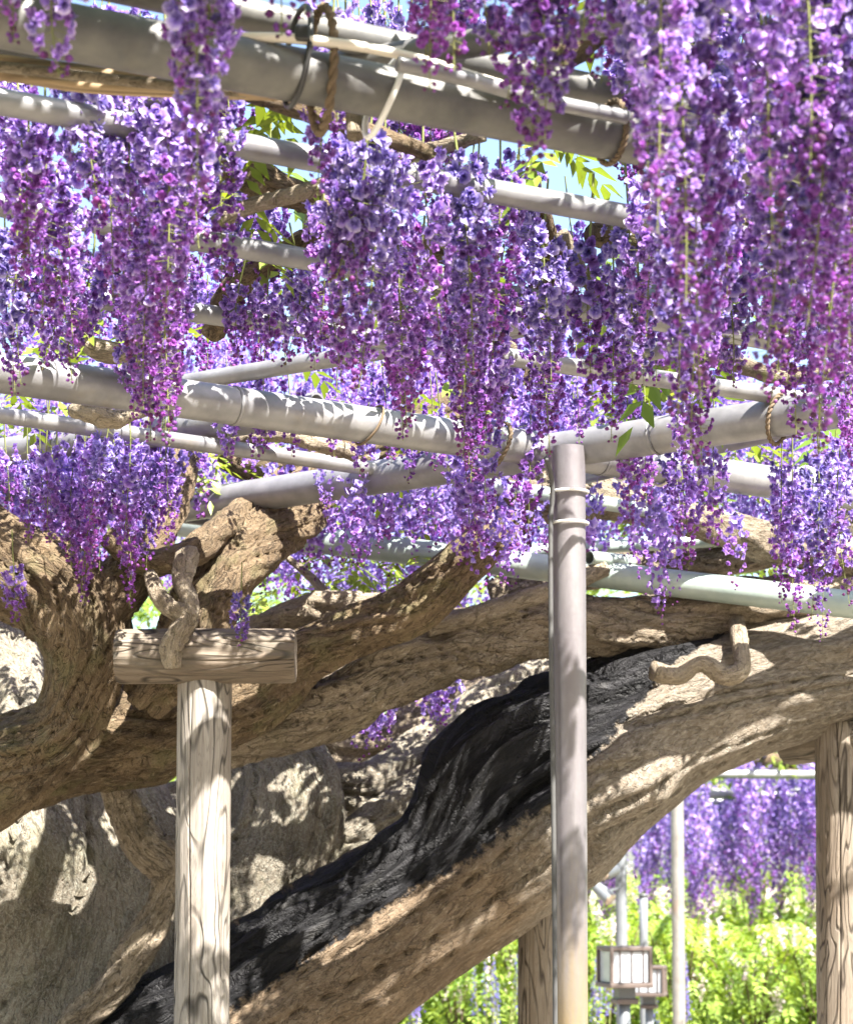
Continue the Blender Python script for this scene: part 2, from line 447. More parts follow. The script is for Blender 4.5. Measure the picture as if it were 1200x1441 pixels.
def limb(name, lst, mat, seed, step=.016, nseg=None, label=None, disp=None, parent=None, taper=False, chf=None, **kw):
    pts = limb_pts(lst) if len(lst[0]) == 4 else np.array(lst)
    L = np.linalg.norm(np.diff(pts[:, :3], axis=0), axis=1).sum(); rm = pts[:, 3].mean()
    nring = int(max(14, min(420, L / max(step * (rm / .12) ** .5, .006))))
    if nseg is None: nseg = int(max(12, min(120, 2 * math.pi * rm / .011)))
    V, F, bk, (TH, S, U) = sweep(pts, nring, nseg, disp or bark_disp(seed, **kw), ref=(0, -1, 0.05))
    fl = None
    if chf is not None: fl = np.concatenate([chf(TH, U).ravel(), [0, 0]])
    bk = bk + np.array([seed * 1.37, seed * .73, seed * 2.1])
    me = mkmesh(name, V, F, mat, True, None, bk, fl)
    return wpart(name, me, parent or tree, label=label)

limb('trunk', [(-80, 1840, 8.5, 320), (0, 1600, 8.5, 270), (50, 1430, 8.45, 225), (85, 1290, 8.45, 195), (70, 1170, 8.5, 165), (10, 1040, 8.7, 140), (-70, 920, 8.9, 120), (-200, 780, 9, 100)],
     GREYB, 3, label='massive grey mottled old trunk with folded bark', lump=.15, fold=.15, fine=.022, twist=2.2, knots=((.5, -.2, .03, .5, .10), (.42, .5, .03, .4, -.08), (.55, .8, .02, .3, .08)))
limb('trunk', [(200, 1790, 8.6, 240), (260, 1560, 8.6, 200), (330, 1360, 8.6, 150), (385, 1220, 8.6, 108), (400, 1140, 8.6, 92), (385, 1075, 8.7, 75), (350, 1035, 8.8, 40)],
     GREYB, 14, label='rounded grey burl of the old trunk', lump=.17, fold=.1, knots=((.75, .2, .06, .6, .22), (.83, -.7, .05, .4, .2)))
limb('trunk', [(-40, 1300, 8.75, 170), (90, 1262, 8.7, 165), (220, 1235, 8.72, 135), (340, 1195, 8.75, 105), (430, 1160, 8.85, 75)], GREYB, 17, lump=.14, fold=.1)
# the charred limb
def char_w(TH, U):
    up = np.angle(np.exp(1j * (TH - math.radians(62))))       # centre of the burnt face: up and towards the viewer
    half = np.interp(U, [0, .12, .3, .42, .52, .58, .63, .68], [.95, .95, .95, 1.02, 1.36, 1.15, .65, 0])
    return 1 / (1 + np.exp((np.abs(up) - half) / .09)) * (U < .68)
def char_disp(seed):
    base = bark_disp(seed, lump=.10, fold=.11, fine=.035, twist=.5, knots=((.585, -.35, .03, .5, .17), (.6, -.75, .02, .3, .12), (.66, -.9, .03, .3, .1), (.70, .3, .012, .3, -.13), (.715, .25, .02, .5, .1), (.8, .45, .016, .3, -.16), (.815, .5, .03, .5, .12), (.76, -.1, .014, .25, -.1), (.36, -.7, .03, .4, .08), (.27, -.5, .02, .35, .07)))
    def f(TH, S, U, R, rm):
        r = base(TH, S, U, R, rm); cw = char_w(TH, U)
        s = S.ravel(); th = TH.ravel()
        q = lambda k, sk: np.stack([np.cos(th) * k + 3.3, np.sin(th) * k + 7.7, s / rm * sk], -1)
        g = fbm(q(8.5, .55), 4, 71).reshape(TH.shape); g2 = np.abs(vnoise(q(9, .35), 77)).reshape(TH.shape)
        lip = np.exp(-((cw - .45) / .22) ** 2) * (np.sin(TH) > .4)
        return r * (1 - cw * (.17 + .26 * g + .13 * np.exp(-(g2 / .12) ** 2)) + lip * .12 * (1 + 2 * g))
    return f
limb('limb', [(-60, 1760, 8.3, 200), (110, 1610, 8.05, 165), (270, 1485, 7.9, 138), (470, 1345, 7.9, 128), (630, 1228, 7.9, 124), (735, 1118, 7.9, 160), (868, 1040, 7.9, 130), (1010, 984, 7.9, 98), (1190, 942, 7.95, 86), (1400, 900, 8.0, 80), (1620, 830, 8.2, 65)],
     CHARB, 23, step=.012, nseg=150, label='huge sweeping limb with black charred hollow along its top', disp=char_disp(23), chf=char_w)
limb('limb', [(400, 1120, 8.75, 40), (470, 1118, 8.7, 44), (550, 1105, 8.8, 46), (630, 1060, 9.0, 50), (710, 1000, 9.2, 52), (820, 940, 9.4, 50), (960, 860, 9.6, 45)], GREYB, 31, label='grey furrowed limb behind the charred hollow', fold=.2)
limb('limb', [(455, 1205, 8.5, 30), (520, 1165, 8.5, 30), (580, 1120, 8.6, 28), (650, 1070, 8.7, 26), (720, 1020, 8.9, 30)], GREYB, 33, fold=.16)
limb('limb', [(300, 1090, 9.3, 50), (420, 1062, 9.3, 40), (530, 1050, 9.3, 36), (660, 1000, 9.5, 46), (790, 940, 9.7, 46), (900, 880, 9.8, 40)], TANB, 35, fold=.14)
# brown trunk at the left with its fork
limb('limb', [(-200, 1190, 7.2, 85), (-90, 1135, 7.15, 75), (15, 1075, 7.1, 64), (85, 1030, 7.05, 54), (112, 960, 7.0, 50), (118, 890, 6.95, 66), (85, 835, 6.95, 72), (15, 800, 6.95, 66), (-80, 740, 6.95, 58), (-220, 640, 7, 48)],
     BROWN, 41, label='dark brown forked limb leaning in front of the grey trunk', fold=.18, fine=.05)
limb('limb', [(105, 920, 6.98, 40), (150, 850, 6.95, 44), (190, 800, 6.98, 36), (225, 745, 7.05, 30), (250, 690, 7.15, 26), (260, 630, 7.3, 22)], BROWN, 43, fold=.18, fine=.05)
limb('limb', [(-200, 1100, 7.3, 75), (-60, 1085, 7.3, 70), (80, 1058, 7.35, 66), (210, 1030, 7.4, 64), (330, 992, 7.4, 54), (425, 925, 7.38, 40), (500, 888, 7.36, 38), (560, 868, 7.34, 36), (615, 825, 7.32, 37), (660, 785, 7.3, 36), (700, 742, 7.34, 33), (722, 712, 7.38, 34)],
     BROWN, 45, label='long brown limb sweeping up behind the wooden crosspiece', fold=.16, lump=.17, fine=.045, knots=((.62, .3, .012, .3, -.25), (.64, .3, .03, .6, .16), (.4, -.9, .02, .4, .15)))
limb('limb', [(260, 1060, 7.62, 40), (360, 1025, 7.6, 46), (460, 995, 7.58, 48), (545, 950, 7.58, 46), (640, 908, 7.68, 50), (760, 880, 7.8, 46), (900, 878, 7.85, 40), (1020, 858, 7.86, 42), (1200, 845, 7.9, 38), (1380, 820, 8.0, 34)],
     TANB, 47, label='pale lumpy limb running under the steel pipes', lump=.3, fold=.2, fine=.05, knots=((.34, .2, .015, .5, .3), (.42, .4, .012, .4, -.25), (.5, -.2, .02, .5, .22)))
limb('limb', [(205, 985, 7.1, 40), (262, 905, 7.0, 48), (292, 838, 7.05, 52), (345, 775, 7.2, 46), (412, 722, 7.4, 42), (450, 680, 7.55, 36), (500, 640, 7.65, 32), (600, 590, 7.8, 28), (760, 520, 7.9, 24)],
     BROWN, 49, label='dark brown limb resting on the wooden crosspiece', fold=.2, fine=.05)
limb('limb', [(150, 755, 6.85, 15), (205, 792, 6.85, 18), (265, 780, 6.87, 21), (310, 745, 7.05, 20), (345, 715, 7.3, 18), (380, 685, 7.6, 16), (430, 640, 7.8, 14)], BROWN, 51, fold=.15)
limb('branch', [(212, 808, 6.66, 9), (222, 835, 6.6, 12), (240, 856, 6.58, 14), (264, 868, 6.58, 15), (250, 892, 6.57, 16), (242, 915, 6.57, 16), (243, 940, 6.58, 11)], TWIG, 53, fold=.2, lump=.2, label='short bent dead branch hooked over the wooden crosspiece')
limb('branch', [(265, 780, 6.72, 18), (258, 815, 6.64, 15), (266, 845, 6.6, 13), (268, 872, 6.58, 12), (252, 895, 6.58, 12)], TWIG, 55, fold=.2, lump=.2)
limb('branch', [(150, 1075, 7.6, 22), (170, 1115, 7.65, 24), (185, 1155, 7.66, 24), (206, 1195, 7.66, 30), (238, 1226, 7.7, 27), (222, 1285, 7.72, 21), (192, 1340, 7.72, 26), (150, 1400, 7.72, 22), (105, 1450, 7.75, 24), (60, 1530, 7.8, 26)], TANB, 57, fold=.25, lump=.25, fine=.05, label='twisted brown branch winding down in front of the grey trunk')
limb('branch', [(918, 944, 7.46, 15), (950, 950, 7.49, 14), (985, 934, 7.51, 13), (1018, 950, 7.52, 14), (1042, 944, 7.53, 13), (1042, 912, 7.58, 12), (1038, 888, 7.7, 12), (1034, 862, 7.86, 11)], TWIG, 59, fold=.1, lump=.15, label='pale bent stub with a sawn end')
limb('branch', [(600, 884, 7.54, 13), (660, 868, 7.56, 14), (720, 848, 7.6, 14), (780, 828, 7.65, 13), (850, 800, 7.75, 12)], TWIG, 61, fold=.1)
limb('limb', [(655, 650, 7.35, 22), (690, 668, 7.35, 30), (728, 690, 7.35, 40), (790, 698, 7.38, 38), (870, 706, 7.5, 26), (960, 728, 7.6, 26), (1080, 762, 7.75, 30), (1220, 800, 7.9, 28)], TANB, 63, lump=.2, fold=.15, fine=.05, label='hanging burl wrapped around behind the steel post')
limb('limb', [(690, 840, 8.3, 22), (820, 800, 8.3, 28), (960, 790, 8.3, 32), (1080, 768, 8.3, 30), (1210, 735, 8.3, 28), (1380, 690, 8.4, 24)], TANB, 65, lump=.2, fold=.18)
limb('limb', [(330, 905, 7.9, 20), (400, 872, 7.85, 22), (465, 856, 7.8, 22), (540, 850, 7.8, 18), (620, 830, 7.9, 18)], TWIG, 67, lump=.3, fold=.2)
limb('branch', [(405, 785, 8.0, 5), (440, 815, 7.95, 7), (470, 850, 7.85, 9), (490, 870, 7.8, 10)], TWIG, 69, fold=.1)
# limbs running over the roof of pipes
VINES = [
 ([(270, 190, 4.55, 20), (330, 232, 4.6, 26), (385, 262, 4.65, 27), (440, 282, 4.75, 20), (520, 320, 4.9, 18), (640, 360, 5.1, 16)], BROWN),
 ([(300, 315, 4.5, 11), (350, 292, 4.5, 12), (410, 275, 4.45, 12), (470, 256, 4.4, 11), (560, 225, 4.3, 11), (680, 190, 4.2, 10)], TWIG),
 ([(340, 130, 3.95, 12), (405, 150, 3.95, 13), (460, 166, 3.95, 15), (520, 186, 3.95, 13), (600, 215, 4.05, 12)], BROWN),
 ([(300, 470, 5.3, 16), (322, 420, 5.2, 20), (350, 388, 5.1, 18), (392, 360, 5.0, 14), (450, 320, 4.9, 12)], BROWN),
 ([(744, 460, 5.3, 14), (755, 420, 5.2, 14), (768, 385, 5.15, 15), (772, 345, 5.05, 14), (760, 290, 4.95, 13)], BROWN),
 ([(790, 330, 5.0, 12), (803, 362, 5.05, 12), (822, 390, 5.1, 12), (855, 412, 5.15, 11), (920, 416, 5.2, 10), (1000, 400, 5.2, 9)], TWIG),
 ([(730, 130, 3.85, 18), (780, 92, 3.85, 22), (820, 55, 3.85, 24), (880, 20, 3.85, 20), (960, -20, 3.85, 18)], BROWN),
 ([(900, 640, 7.7, 26), (915, 580, 7.6, 26), (920, 520, 7.5, 30), (915, 460, 7.4, 28), (940, 400, 7.3, 24)], BROWN),
 ([(100, 460, 5.6, 11), (128, 486, 5.6, 14), (152, 494, 5.6, 16), (190, 504, 5.65, 12), (250, 520, 5.7, 11)], TWIG),
 ([(105, 575, 6.05, 12), (135, 582, 6.0, 16), (160, 590, 6.0, 15), (185, 580, 6.05, 12), (240, 560, 6.1, 10)], TWIG),
 ([(285, 622, 6.7, 9), (340, 618, 6.65, 10), (400, 612, 6.6, 12), (440, 622, 6.65, 13), (500, 640, 6.75, 11)], TWIG),
 ([(600, 640, 7.6, 12), (520, 660, 7.7, 14), (430, 660, 7.7, 20), (350, 655, 7.8, 20), (280, 630, 7.8, 18)], BROWN),
 ([(830, 330, 4.9, 16), (880, 335, 4.95, 18), (950, 350, 5.0, 14), (1060, 380, 5.1, 12)], BROWN),
 ([(1000, 300, 4.6, 14), (1080, 330, 4.7, 16), (1160, 340, 4.75, 14), (1260, 330, 4.8, 13)], TANB),
 ([(880, 520, 6.3, 12), (960, 505, 6.3, 12), (1030, 510, 6.35, 13), (1100, 530, 6.4, 12), (1200, 520, 6.4, 11)], TANB),
 ([(-60, 330, 5.0, 16), (20, 345, 5.0, 18), (80, 380, 5.1, 16), (120, 440, 5.3, 13)], BROWN),
 ([(560, 330, 5.1, 12), (620, 390, 5.3, 12), (650, 450, 5.6, 12), (720, 490, 5.8, 10)], TANB),
 ([(120, 120, 4.1, 12), (170, 130, 4.1, 13), (230, 140, 4.1, 12), (300, 130, 4.05, 11)], TWIG),
]
for k, (l, m) in enumerate(VINES): limb('limb', l, m, 101 + 3 * k, lump=.2, fold=.15)

# ------------------------------------------------------------------ pergola of steel pipes
POSTP = P(803, 1441, 6.45)
perg = thing('pergola', (POSTP.x, POSTP.y, 0), 'galvanised steel pipe pergola carrying the wisteria, with one round post by the charred limb', 'pergola')
def cyl(A, B, r, nseg=28, rings=8, hollow=False, wob=.0):
    A, B = Vector(A), Vector(B); pts = [[*A.lerp(B, t), r] for t in np.linspace(0, 1, 5)]
    V, F, bk, _ = sweep(np.array(pts), rings, nseg, caps=not hollow)
    if hollow:
        pts2 = [[*A.lerp(B, t), r * .86] for t in np.linspace(0, 1, 5)]
        V2, F2, _, _ = sweep(np.array(pts2), 2, nseg, caps=False)
        n1 = len(V); kk = np.arange(nseg); k2 = (kk + 1) % nseg
        l = (rings - 1) * nseg; l2 = n1 + nseg
        V = np.vstack([V, V2]); F = F + [F2[0][:, ::-1] + n1, np.stack([kk, n1 + kk, n1 + k2, k2], -1), np.stack([l + kk, l + k2, l2 + k2, l2 + kk], -1)]
    return V, F
def pipe(name, a, b, r, mat, z=None, label=None, hollow=True, ext=(0, 0), parent=None):
    A, B = Vector(a), Vector(b); d = (B - A).normalized(); A = A - d * ext[0]; B = B + d * ext[1]
    V, F = cyl(A, B, r, 32, 8, hollow)
    c = (A + B) / 2
    me = mkmesh(name, V, F, mat)
    o = wpart(name, me, parent or perg, label=label)
    try: me.set_sharp_from_angle(angle=math.radians(50))
    except Exception: pass
    return o, A, B
ROOF = 2.845
# near pair at the top
p1, a1, b1 = pipe('beam', PZ(60, 38, ROOF), PZ(900, 197, ROOF), .0445, STEELD, ext=(1.1, 1.6), label='thick grey pipe with cables and ties strapped to it')
up = Vector((0, 0, 1))
d1 = (b1 - a1).normalized()
A2 = P(300, 10, 3.52); B2_ = P(800, 118, 3.84)
pipe('beam', A2, B2_, .0275, STEELD, ext=(1.6, 1.6))
A3 = P(100, 20, 3.72); B3 = P(470, 62, 3.95)
# rafters parallel to it
for (xa, ya, xb, yb, r, z, mt) in [
    (0, 143, 860, 300, .0243, 2.90, STEEL), (290, 340, 800, 430, .0243, 2.90, STEEL), (100, 415, 1080, 555, .0243, 2.90, STEEL),
    (0, 584, 450, 649, .0243, 2.86, STEEL), (830, 705, 1060, 742, .0243, 2.83, GREENP),
    (60, 695, 160, 708, .04, 2.83, STEEL)]:
    pipe('rafter', PZ(xa, ya, z), PZ(xb, yb, z), r, mt, ext=(.55, .75))
# cross pipes running the other way
for (xa, ya, xb, yb, r, z, mt) in [
    (300, 532, 480, 503, .0243, 2.95, STEEL), (740, 455, 830, 438, .0243, 2.92, STEEL), (1040, 470, 1130, 452, .0243, 2.92, STEEL),
    (870, 422, 930, 412, .0243, 2.95, STEEL), (560, 78, 720, 52, .0243, 2.95, STEELD), (820, 672, 960, 640, .0243, 2.9, STEEL)]:
    pipe('cross_pipe', PZ(xa, ya, z), PZ(xb, yb, z), r, mt, ext=(.5, .6))
# main beams
beam5, a5, b5 = pipe('beam', PZ(60, 533, ROOF), PZ(1165, 690, ROOF), .054, STEEL, ext=(1.2, 1.3), label='long pale steel beam crossing over the post')
beam6, a6, b6 = pipe('beam', PZ(255, 713, 2.84), PZ(1145, 580, 2.84), .056, STEEL, ext=(.06, 1.2), label='steel beam crossing the other way over the post')
pipe('beam', PZ(-20, 641, 2.94), PZ(335, 591, 2.94), .05, STEEL, ext=(1.2, .3))
pipe('beam', P(400, 755, 8.1), P(1090, 838, 7.65), .05, GREENP, ext=(1.4, 1.6), label='pale green steel beam behind the others')
pipe('cross_pipe', P(828, 785, 7.7), P(880, 790, 7.85), .026, GREENP, ext=(0, .03), label='short open-ended pipe stub lying on the green beam')
pipe('cross_pipe', P(800, 772, 8.0), P(910, 766, 8.1), .026, GREENP, ext=(.2, .6))
# posts
post_top = P(800, 652, 6.42)
pbot = Vector((POSTP.x, POSTP.y, -.05)); ptop = Vector((post_top.x, 6.42, 2.83))
postm, _, _ = pipe('post', pbot, ptop, .0505, POSTM, label='round steel post with a grey cable and two white ties')
for (px, D) in ((-420, 5.6), (1700, 6.9), (-300, 9.3), (1500, 9.6), (-500, 3.0), (1900, 4.6)):
    q = P(px, 1000, D); pipe('post', (q.x, D, -.05), (q.x, D, 2.84), .0505, STEEL)
# couplers (short sleeves)
def sleeve(name, pt, d, r, L, mat, parent):
    V, F = cyl(Vector(pt) - d * L / 2, Vector(pt) + d * L / 2, r, 28, 2, True)
    return wpart(name, mkmesh(name, V, F, mat, True), parent)
def ring_on(name, c, d, r, rt, mat, parent, tilt=0, squash=1.0, gap=0, sag=0, strands=1, pitch=26):
    "loop of cord around a pipe centred at c with axis d"
    c, d = Vector(c), Vector(d).normalized(); u = (d.cross(up) if abs(d.z) < .95 else Vector((1, 0, 0))).normalized(); v = u.cross(d)
    n = 56; parts = []
    for sI in range(strands):
        pts = []
        for k in range(n + 1):
            t = 2 * math.pi * k / n
            rr = r + rt
            p = c + u * math.cos(t) * rr + v * (math.sin(t) * rr * squash - sag * max(0, -math.sin(t)) ** 3) + d * tilt * math.sin(t)
            if strands > 1:
                ph = pitch * t / 2 + sI * 2 * math.pi / strands
                rad = (u * math.cos(t) + v * math.sin(t)); p = p + rad * math.cos(ph) * rt * .55 + d * math.sin(ph) * rt * .55
            pts.append([*p, rt * (.72 if strands > 1 else 1)])
        V, F, _, _ = sweep(np.array(pts), n * (3 if strands > 1 else 1) + 1, 7, caps=False); parts.append((V, F))
    V, F = join(parts)
    return wpart(name, mkmesh(name, V, F, mat), parent)
# ties on post
for yy in (693, 737):
    q = P(801, yy, 6.42)
    t_ = ring_on('cable_tie', q, (0, 0, 1), .0515, .0045, PLASTW, postm, tilt=0)
    V, F = box(q.x - .058, q.y - .012, q.z - .002, .014, .012, .012, bev=.002)
    wpart('tie_head', mkmesh('tie_head', V, F, PLASTW, False), postm)
# cable down the post
cpts = [P(768, 645, 6.3), P(775, 668, 6.36), P(777, 700, 6.385), P(774.5, 740, 6.385), P(775, 900, 6.385), P(778, 1100, 6.385), P(781, 1441, 6.385)]
cb = cpts[-1].copy(); cb.z = 0; cpts.append(cb)
V, F, _, _ = sweep(np.array([[*p, .0075] for p in cpts]), 90, 10); wpart('cable', mkmesh('cable', V, F, CABLEG), postm)
# rope loops and ties
def on(A, B, px):
    lo, hi = 0.0, 1.0
    for _ in range(40):
        m = (lo + hi) / 2; p = A.lerp(B, m); X = CX + FPX * p.x / (p.y * math.cos(PITCH) + (p.z - CAMZ) * math.sin(PITCH))
        if X < px: lo = m
        else: hi = m
    return A.lerp(B, lo)
d5 = (b5 - a5).normalized(); d6 = (b6 - a6).normalized()
ring_on('rope_tie', on(a5, b5, 700), d5, .058, .006, ROPE, beam5, tilt=.02, strands=2, sag=.012)
ring_on('rope_tie', on(a6, b6, 1097), d6, .06, .006, ROPE, beam6, tilt=.02, strands=2, sag=.01)
ring_on('rope_tie', on(a5, b5, 520), d5, .056, .004, ROPE, beam5, tilt=.03)
ring_on('cable_tie', on(a5, b5, 885), d5, .056, .005, PLASTW, beam5, tilt=.03)
ring_on('cable_tie', on(a5, b5, 930), d5, .056, .005, CABLEW, beam5, tilt=.0)
ring_on('cable_tie', on(a5, b5, 1128), d5, .058, .007, PLASTW, beam5, tilt=.01)
ring_on('cable_tie', on(a5, b5, 1150), d5, .058, .006, PLASTW, beam5, tilt=.05)
sleeve('coupler', on(a5, b5, 330), d5, .0562, .012, STEEL, beam5); sleeve('coupler', on(a5, b5, 845), d5, .0562, .012, STEEL, beam5)
sleeve('coupler', on(a6, b6, 925), d6, .059, .012, STEEL, beam6)
q = on(a1, b1, 418); ring_on('cable_tie', q + up * .032, d1, .0455, .005, PLASTB, p1, tilt=.01, squash=1.7)
hq = q + Vector((.012, -.05, .05)); V, F = box(hq.x, hq.y, hq.z, .024, .02, .026, bev=.003); wpart('tie_head', mkmesh('tie_head', V, F, PLASTB, False), p1)
q = on(a1, b1, 452); ring_on('rope_tie', q + up * .032, d1, .0455, .007, ROPE, p1, tilt=.0, squash=1.75, strands=2, sag=.03)
q = on(a1, b1, 540); ring_on('cable_tie', q - up * .005, d1, .0465, .0055, PLASTW, p1, tilt=.025, squash=1.25, sag=.012)
q = on(a1, b1, 860); ring_on('rope_tie', q + up * .004, d1, .0455, .005, ROPE, p1, tilt=.0, strands=2, squash=1.1)
# cables along the top beam
def cable(name, lst, r, mat, parent, n=120, nseg=10):
    V, F, bk, _ = sweep(np.array([[*P(a, b, d), r] for a, b, d in lst]), n, nseg)
    return wpart(name, mkmesh(name, V, F, mat, True, None, bk), parent)
cable('cable', [(-120, 18, 3.36), (60, 30, 3.36), (180, 42, 3.38), (300, 52, 3.40), (420, 55, 3.42), (560, 76, 3.47), (700, 118, 3.56), (800, 146, 3.64), (900, 168, 3.74), (1100, 210, 3.9)], .0085, CABLEW, p1)
cable('cable', [(-100, 55, 3.42), (60, 72, 3.42), (180, 88, 3.43), (300, 104, 3.44), (400, 124, 3.48), (460, 122, 3.52)], .012, PLASTB, p1)
cable('lath', [(-120, 60, 3.5), (0, 84, 3.5), (150, 104, 3.5), (280, 122, 3.5), (420, 134, 3.53)], .011, LATH, p1)
cable('lath', [(-120, 82, 3.47), (20, 96, 3.47), (160, 112, 3.47), (300, 126, 3.5), (400, 134, 3.53)], .009, TWIG, p1)
cable('lath', [(-120, 95, 3.6), (10, 105, 3.58), (120, 121, 3.57), (250, 128, 3.57), (390, 132, 3.57)], .012, LATH, p1)
cable('lath', [(560, 90, 3.44), (660, 112, 3.5), (760, 140, 3.58), (880, 165, 3.68)], .013, STEEL, p1)
cable('branch_stub', [(498, 145, 3.72), (499, 170, 3.71), (500, 192, 3.70)], .016, TWIG, p1, 12, 14)

# ------------------------------------------------------------------ wooden props
def log(name, A, B, r0, r1, mat, parent, seed, crack=True, nseg=190, flat=0):
    pts = np.array([[*Vector(A).lerp(Vector(B), t), r0 + (r1 - r0) * t] for t in np.linspace(0, 1, 6)])
    def f(TH, S, U, R, rm):
        s = S.ravel(); th = TH.ravel()
        q = lambda k, sk: np.stack([np.cos(th) * k + seed, np.sin(th) * k, s * sk], -1)
        d = .02 * fbm(q(1.2, 1.5), 2, seed) + .012 * vnoise(q(9, 1.2), seed + 3)
        if crack:
            for c0, amp, wd in ((.45, .2, .022), (-.9, .10, .02), (2.4, .12, .03), (1.3, .10, .018), (-.3, .07, .015), (.95, .06, .014)):
                cc = c0 + .10 * vnoise(np.stack([s * 2.2, s * 0, s * 0 + c0 * 7], -1), seed + 8)
                gate = np.clip(.6 + 1.2 * vnoise(np.stack([s * 1.3, s * 0, s * 0 + c0 * 3], -1), seed + 2), 0, 1)
                dd = np.angle(np.exp(1j * (th - cc))); d = d - amp * gate * np.exp(-(dd / wd) ** 2)
        e = np.minimum(U, 1 - U).ravel() * s.max(); d = d + .02 * vnoise(q(5, 4), seed + 6) - .06 * np.exp(-e / .006)
        return R * (1 + d.reshape(TH.shape))
    L = (Vector(B) - Vector(A)).length
    V, F, bk, _ = sweep(pts, int(max(30, L / .012)), nseg, f, ref=(0, -1, .05) if abs((Vector(B) - Vector(A)).normalized().y) < .8 else None)
    me = mkmesh(name, V, F, mat, True, None, bk + np.array([seed, seed * 2.2, seed * .5])); 
    try: me.set_sharp_from_angle(angle=math.radians(60))
    except Exception: pass
    return wpart(name, me, parent)
def prop(px_top, y_top, px_bot, D, rpx, label, seed, mat=WOODG, beam=None, bmat=WOODX):
    t = P(px_top, y_top, D); b = P(px_bot, 1441, D); r = rpx * D / FPX
    sl_ = (t - b) / (t.z - b.z); g = b - sl_ * (b.z + .05)
    root = thing('wooden_prop', (g.x, g.y, 0), label, 'wooden prop', 'wooden props under the wisteria limbs')
    log('post', g, t, r * 1.0, r, mat, root, seed)
    if beam:
        x0, yb0, x1, yb1, rb, Db0, Db1 = beam
        log('crossbeam', P(x0, yb0, Db0), P(x1, yb1, Db1), rb * Db0 / FPX, rb * Db1 / FPX, bmat, root, seed + 5)
    return root
prop(288, 935, 284, 6.72, 38, 'weathered grey log post with a brown log crosspiece under the dark limb', 5, WOODG, (165, 924, 416, 923, 39, 6.675, 6.675))
prop(1187, 1018, 1190, 7.95, 40, 'wooden post under the right end of the charred limb', 12, WOODB, (1108, 1050, 1290, 1030, 27, 8.15, 7.7))
prop(757, 1165, 756, 8.2, 27, 'wooden post standing behind the steel post, under the middle of the charred limb', 19, WOODB)

# ------------------------------------------------------------------ wisteria flowers
def petal(d, l, wd, cup, rng):
    d = d / np.linalg.norm(d); a = np.array([0, 0, 1.]) if abs(d[2]) < .9 else np.array([1., 0, 0])
    s = np.cross(d, a); s /= np.linalg.norm(s); nn = np.cross(s, d)
    ang = rng.uniform(-.5, .5); s, nn = s * math.cos(ang) + nn * math.sin(ang), nn * math.cos(ang) - s * math.sin(ang)
    V = np.array([d * 0, d * .5 * l - s * wd * .5 + nn * cup, d * .5 * l + s * wd * .5 + nn * cup, d * .55 * l - nn * cup * .4,
                  d * .95 * l - s * wd * .36 + nn * cup * .9, d * .95 * l + s * wd * .36 + nn * cup * .9, d * 1.05 * l + nn * cup * .2])
    F = np.array([[0, 3, 1], [0, 2, 3], [1, 3, 4], [3, 6, 4], [3, 5, 6], [2, 5, 3]])
    return V, F
PALE = np.array([.63, .56, .93]); VIO = np.array([.30, .18, .63]); MAG = np.array([.355, .105, .48]); DEEP = np.array([.19, .04, .20])
def blossom(openness, rng, hi=True):
    "double flower of radius ~1 round the origin facing +Z; openness 0..1"
    Vs, Fs, Cs, o = [], [], [], 0
    npet = 15 if hi else (6 if hi is False else 10)
    banner = rng.uniform() < .3
    cbase = MAG * (1 - openness) + VIO * openness; ctip = (MAG * 1.15) * (1 - openness) + PALE * openness
    for k in range(npet):
        if k < 2 and openness > .4 and banner:      # broad pale standard petals
            d = np.array([(-.45 if k else .45) + rng.normal(0, .15), .75 + rng.normal(0, .2), .55]); l = 1.1; wd = 1.25; cup = -.18; c0, c1 = cbase * 1.1, np.minimum(ctip * 1.15, .85)
        else:
            ang = k * 2.4 + rng.uniform(-.3, .3); el = rng.uniform(-.35, .95)
            d = np.array([math.cos(ang) * (1 - abs(el) * .5), math.sin(ang) * (1 - abs(el) * .5), el + .15])
            l = rng.uniform(.7, 1.12) * (.72 + .28 * openness) * (.75 if k > 8 else 1); wd = rng.uniform(.42, .78) * (.8 if k > 8 else 1); cup = rng.uniform(-.2, .22)
            f = rng.uniform(.5, 1.25); g_ = rng.uniform(.2, .95); c0, c1 = cbase * f * .8, np.minimum((cbase * (1 - g_) + ctip * g_) * f, .92)
        if hi is None: wd *= 1.15
        if hi is False: wd *= 1.5
        V, F = petal(d, l, wd, cup, rng)
        if hi is False:
            F = np.array([[0, 2, 1], [1, 2, 6]])
        elif hi is None:
            F = np.array([[0, 3, 1], [0, 2, 3], [1, 3, 6], [3, 2, 6]])
        Vs.append(V); Fs.append(F + o); o += len(V)
        Cs.append(np.array([c0, c0 * .6 + c1 * .4, c0 * .6 + c1 * .4, c0, c1, c1, c1]))
    return np.vstack(Vs), np.vstack(Fs), np.vstack(Cs)
ico_v = np.array([[0, 0, 1.3], [1, 0, .3], [.31, .95, .3], [-.81, .59, .3], [-.81, -.59, .3], [.31, -.95, .3], [.6, .44, -.6], [-.23, .7, -.6], [-.74, 0, -.6], [-.23, -.7, -.6], [.6, -.44, -.6], [0, 0, -1]])
ico_f = [[0, 1 + k, 1 + (k + 1) % 5] for k in range(5)] + [[1 + k, 6 + k, 1 + (k + 1) % 5] for k in range(5)] + [[1 + (k + 1) % 5, 6 + k, 6 + (k + 1) % 5] for k in range(5)] + [[11, 6 + (k + 1) % 5, 6 + k] for k in range(5)]
ico_f = np.array(ico_f)
BL = {}
def bl_variants(hi):
    rng = np.random.default_rng(5 if hi else 6)
    for q in range(4):
        BL[(hi, q)] = [blossom(q / 3, rng, hi) for _ in range(5)]
bl_variants(True); bl_variants(False); bl_variants(None)
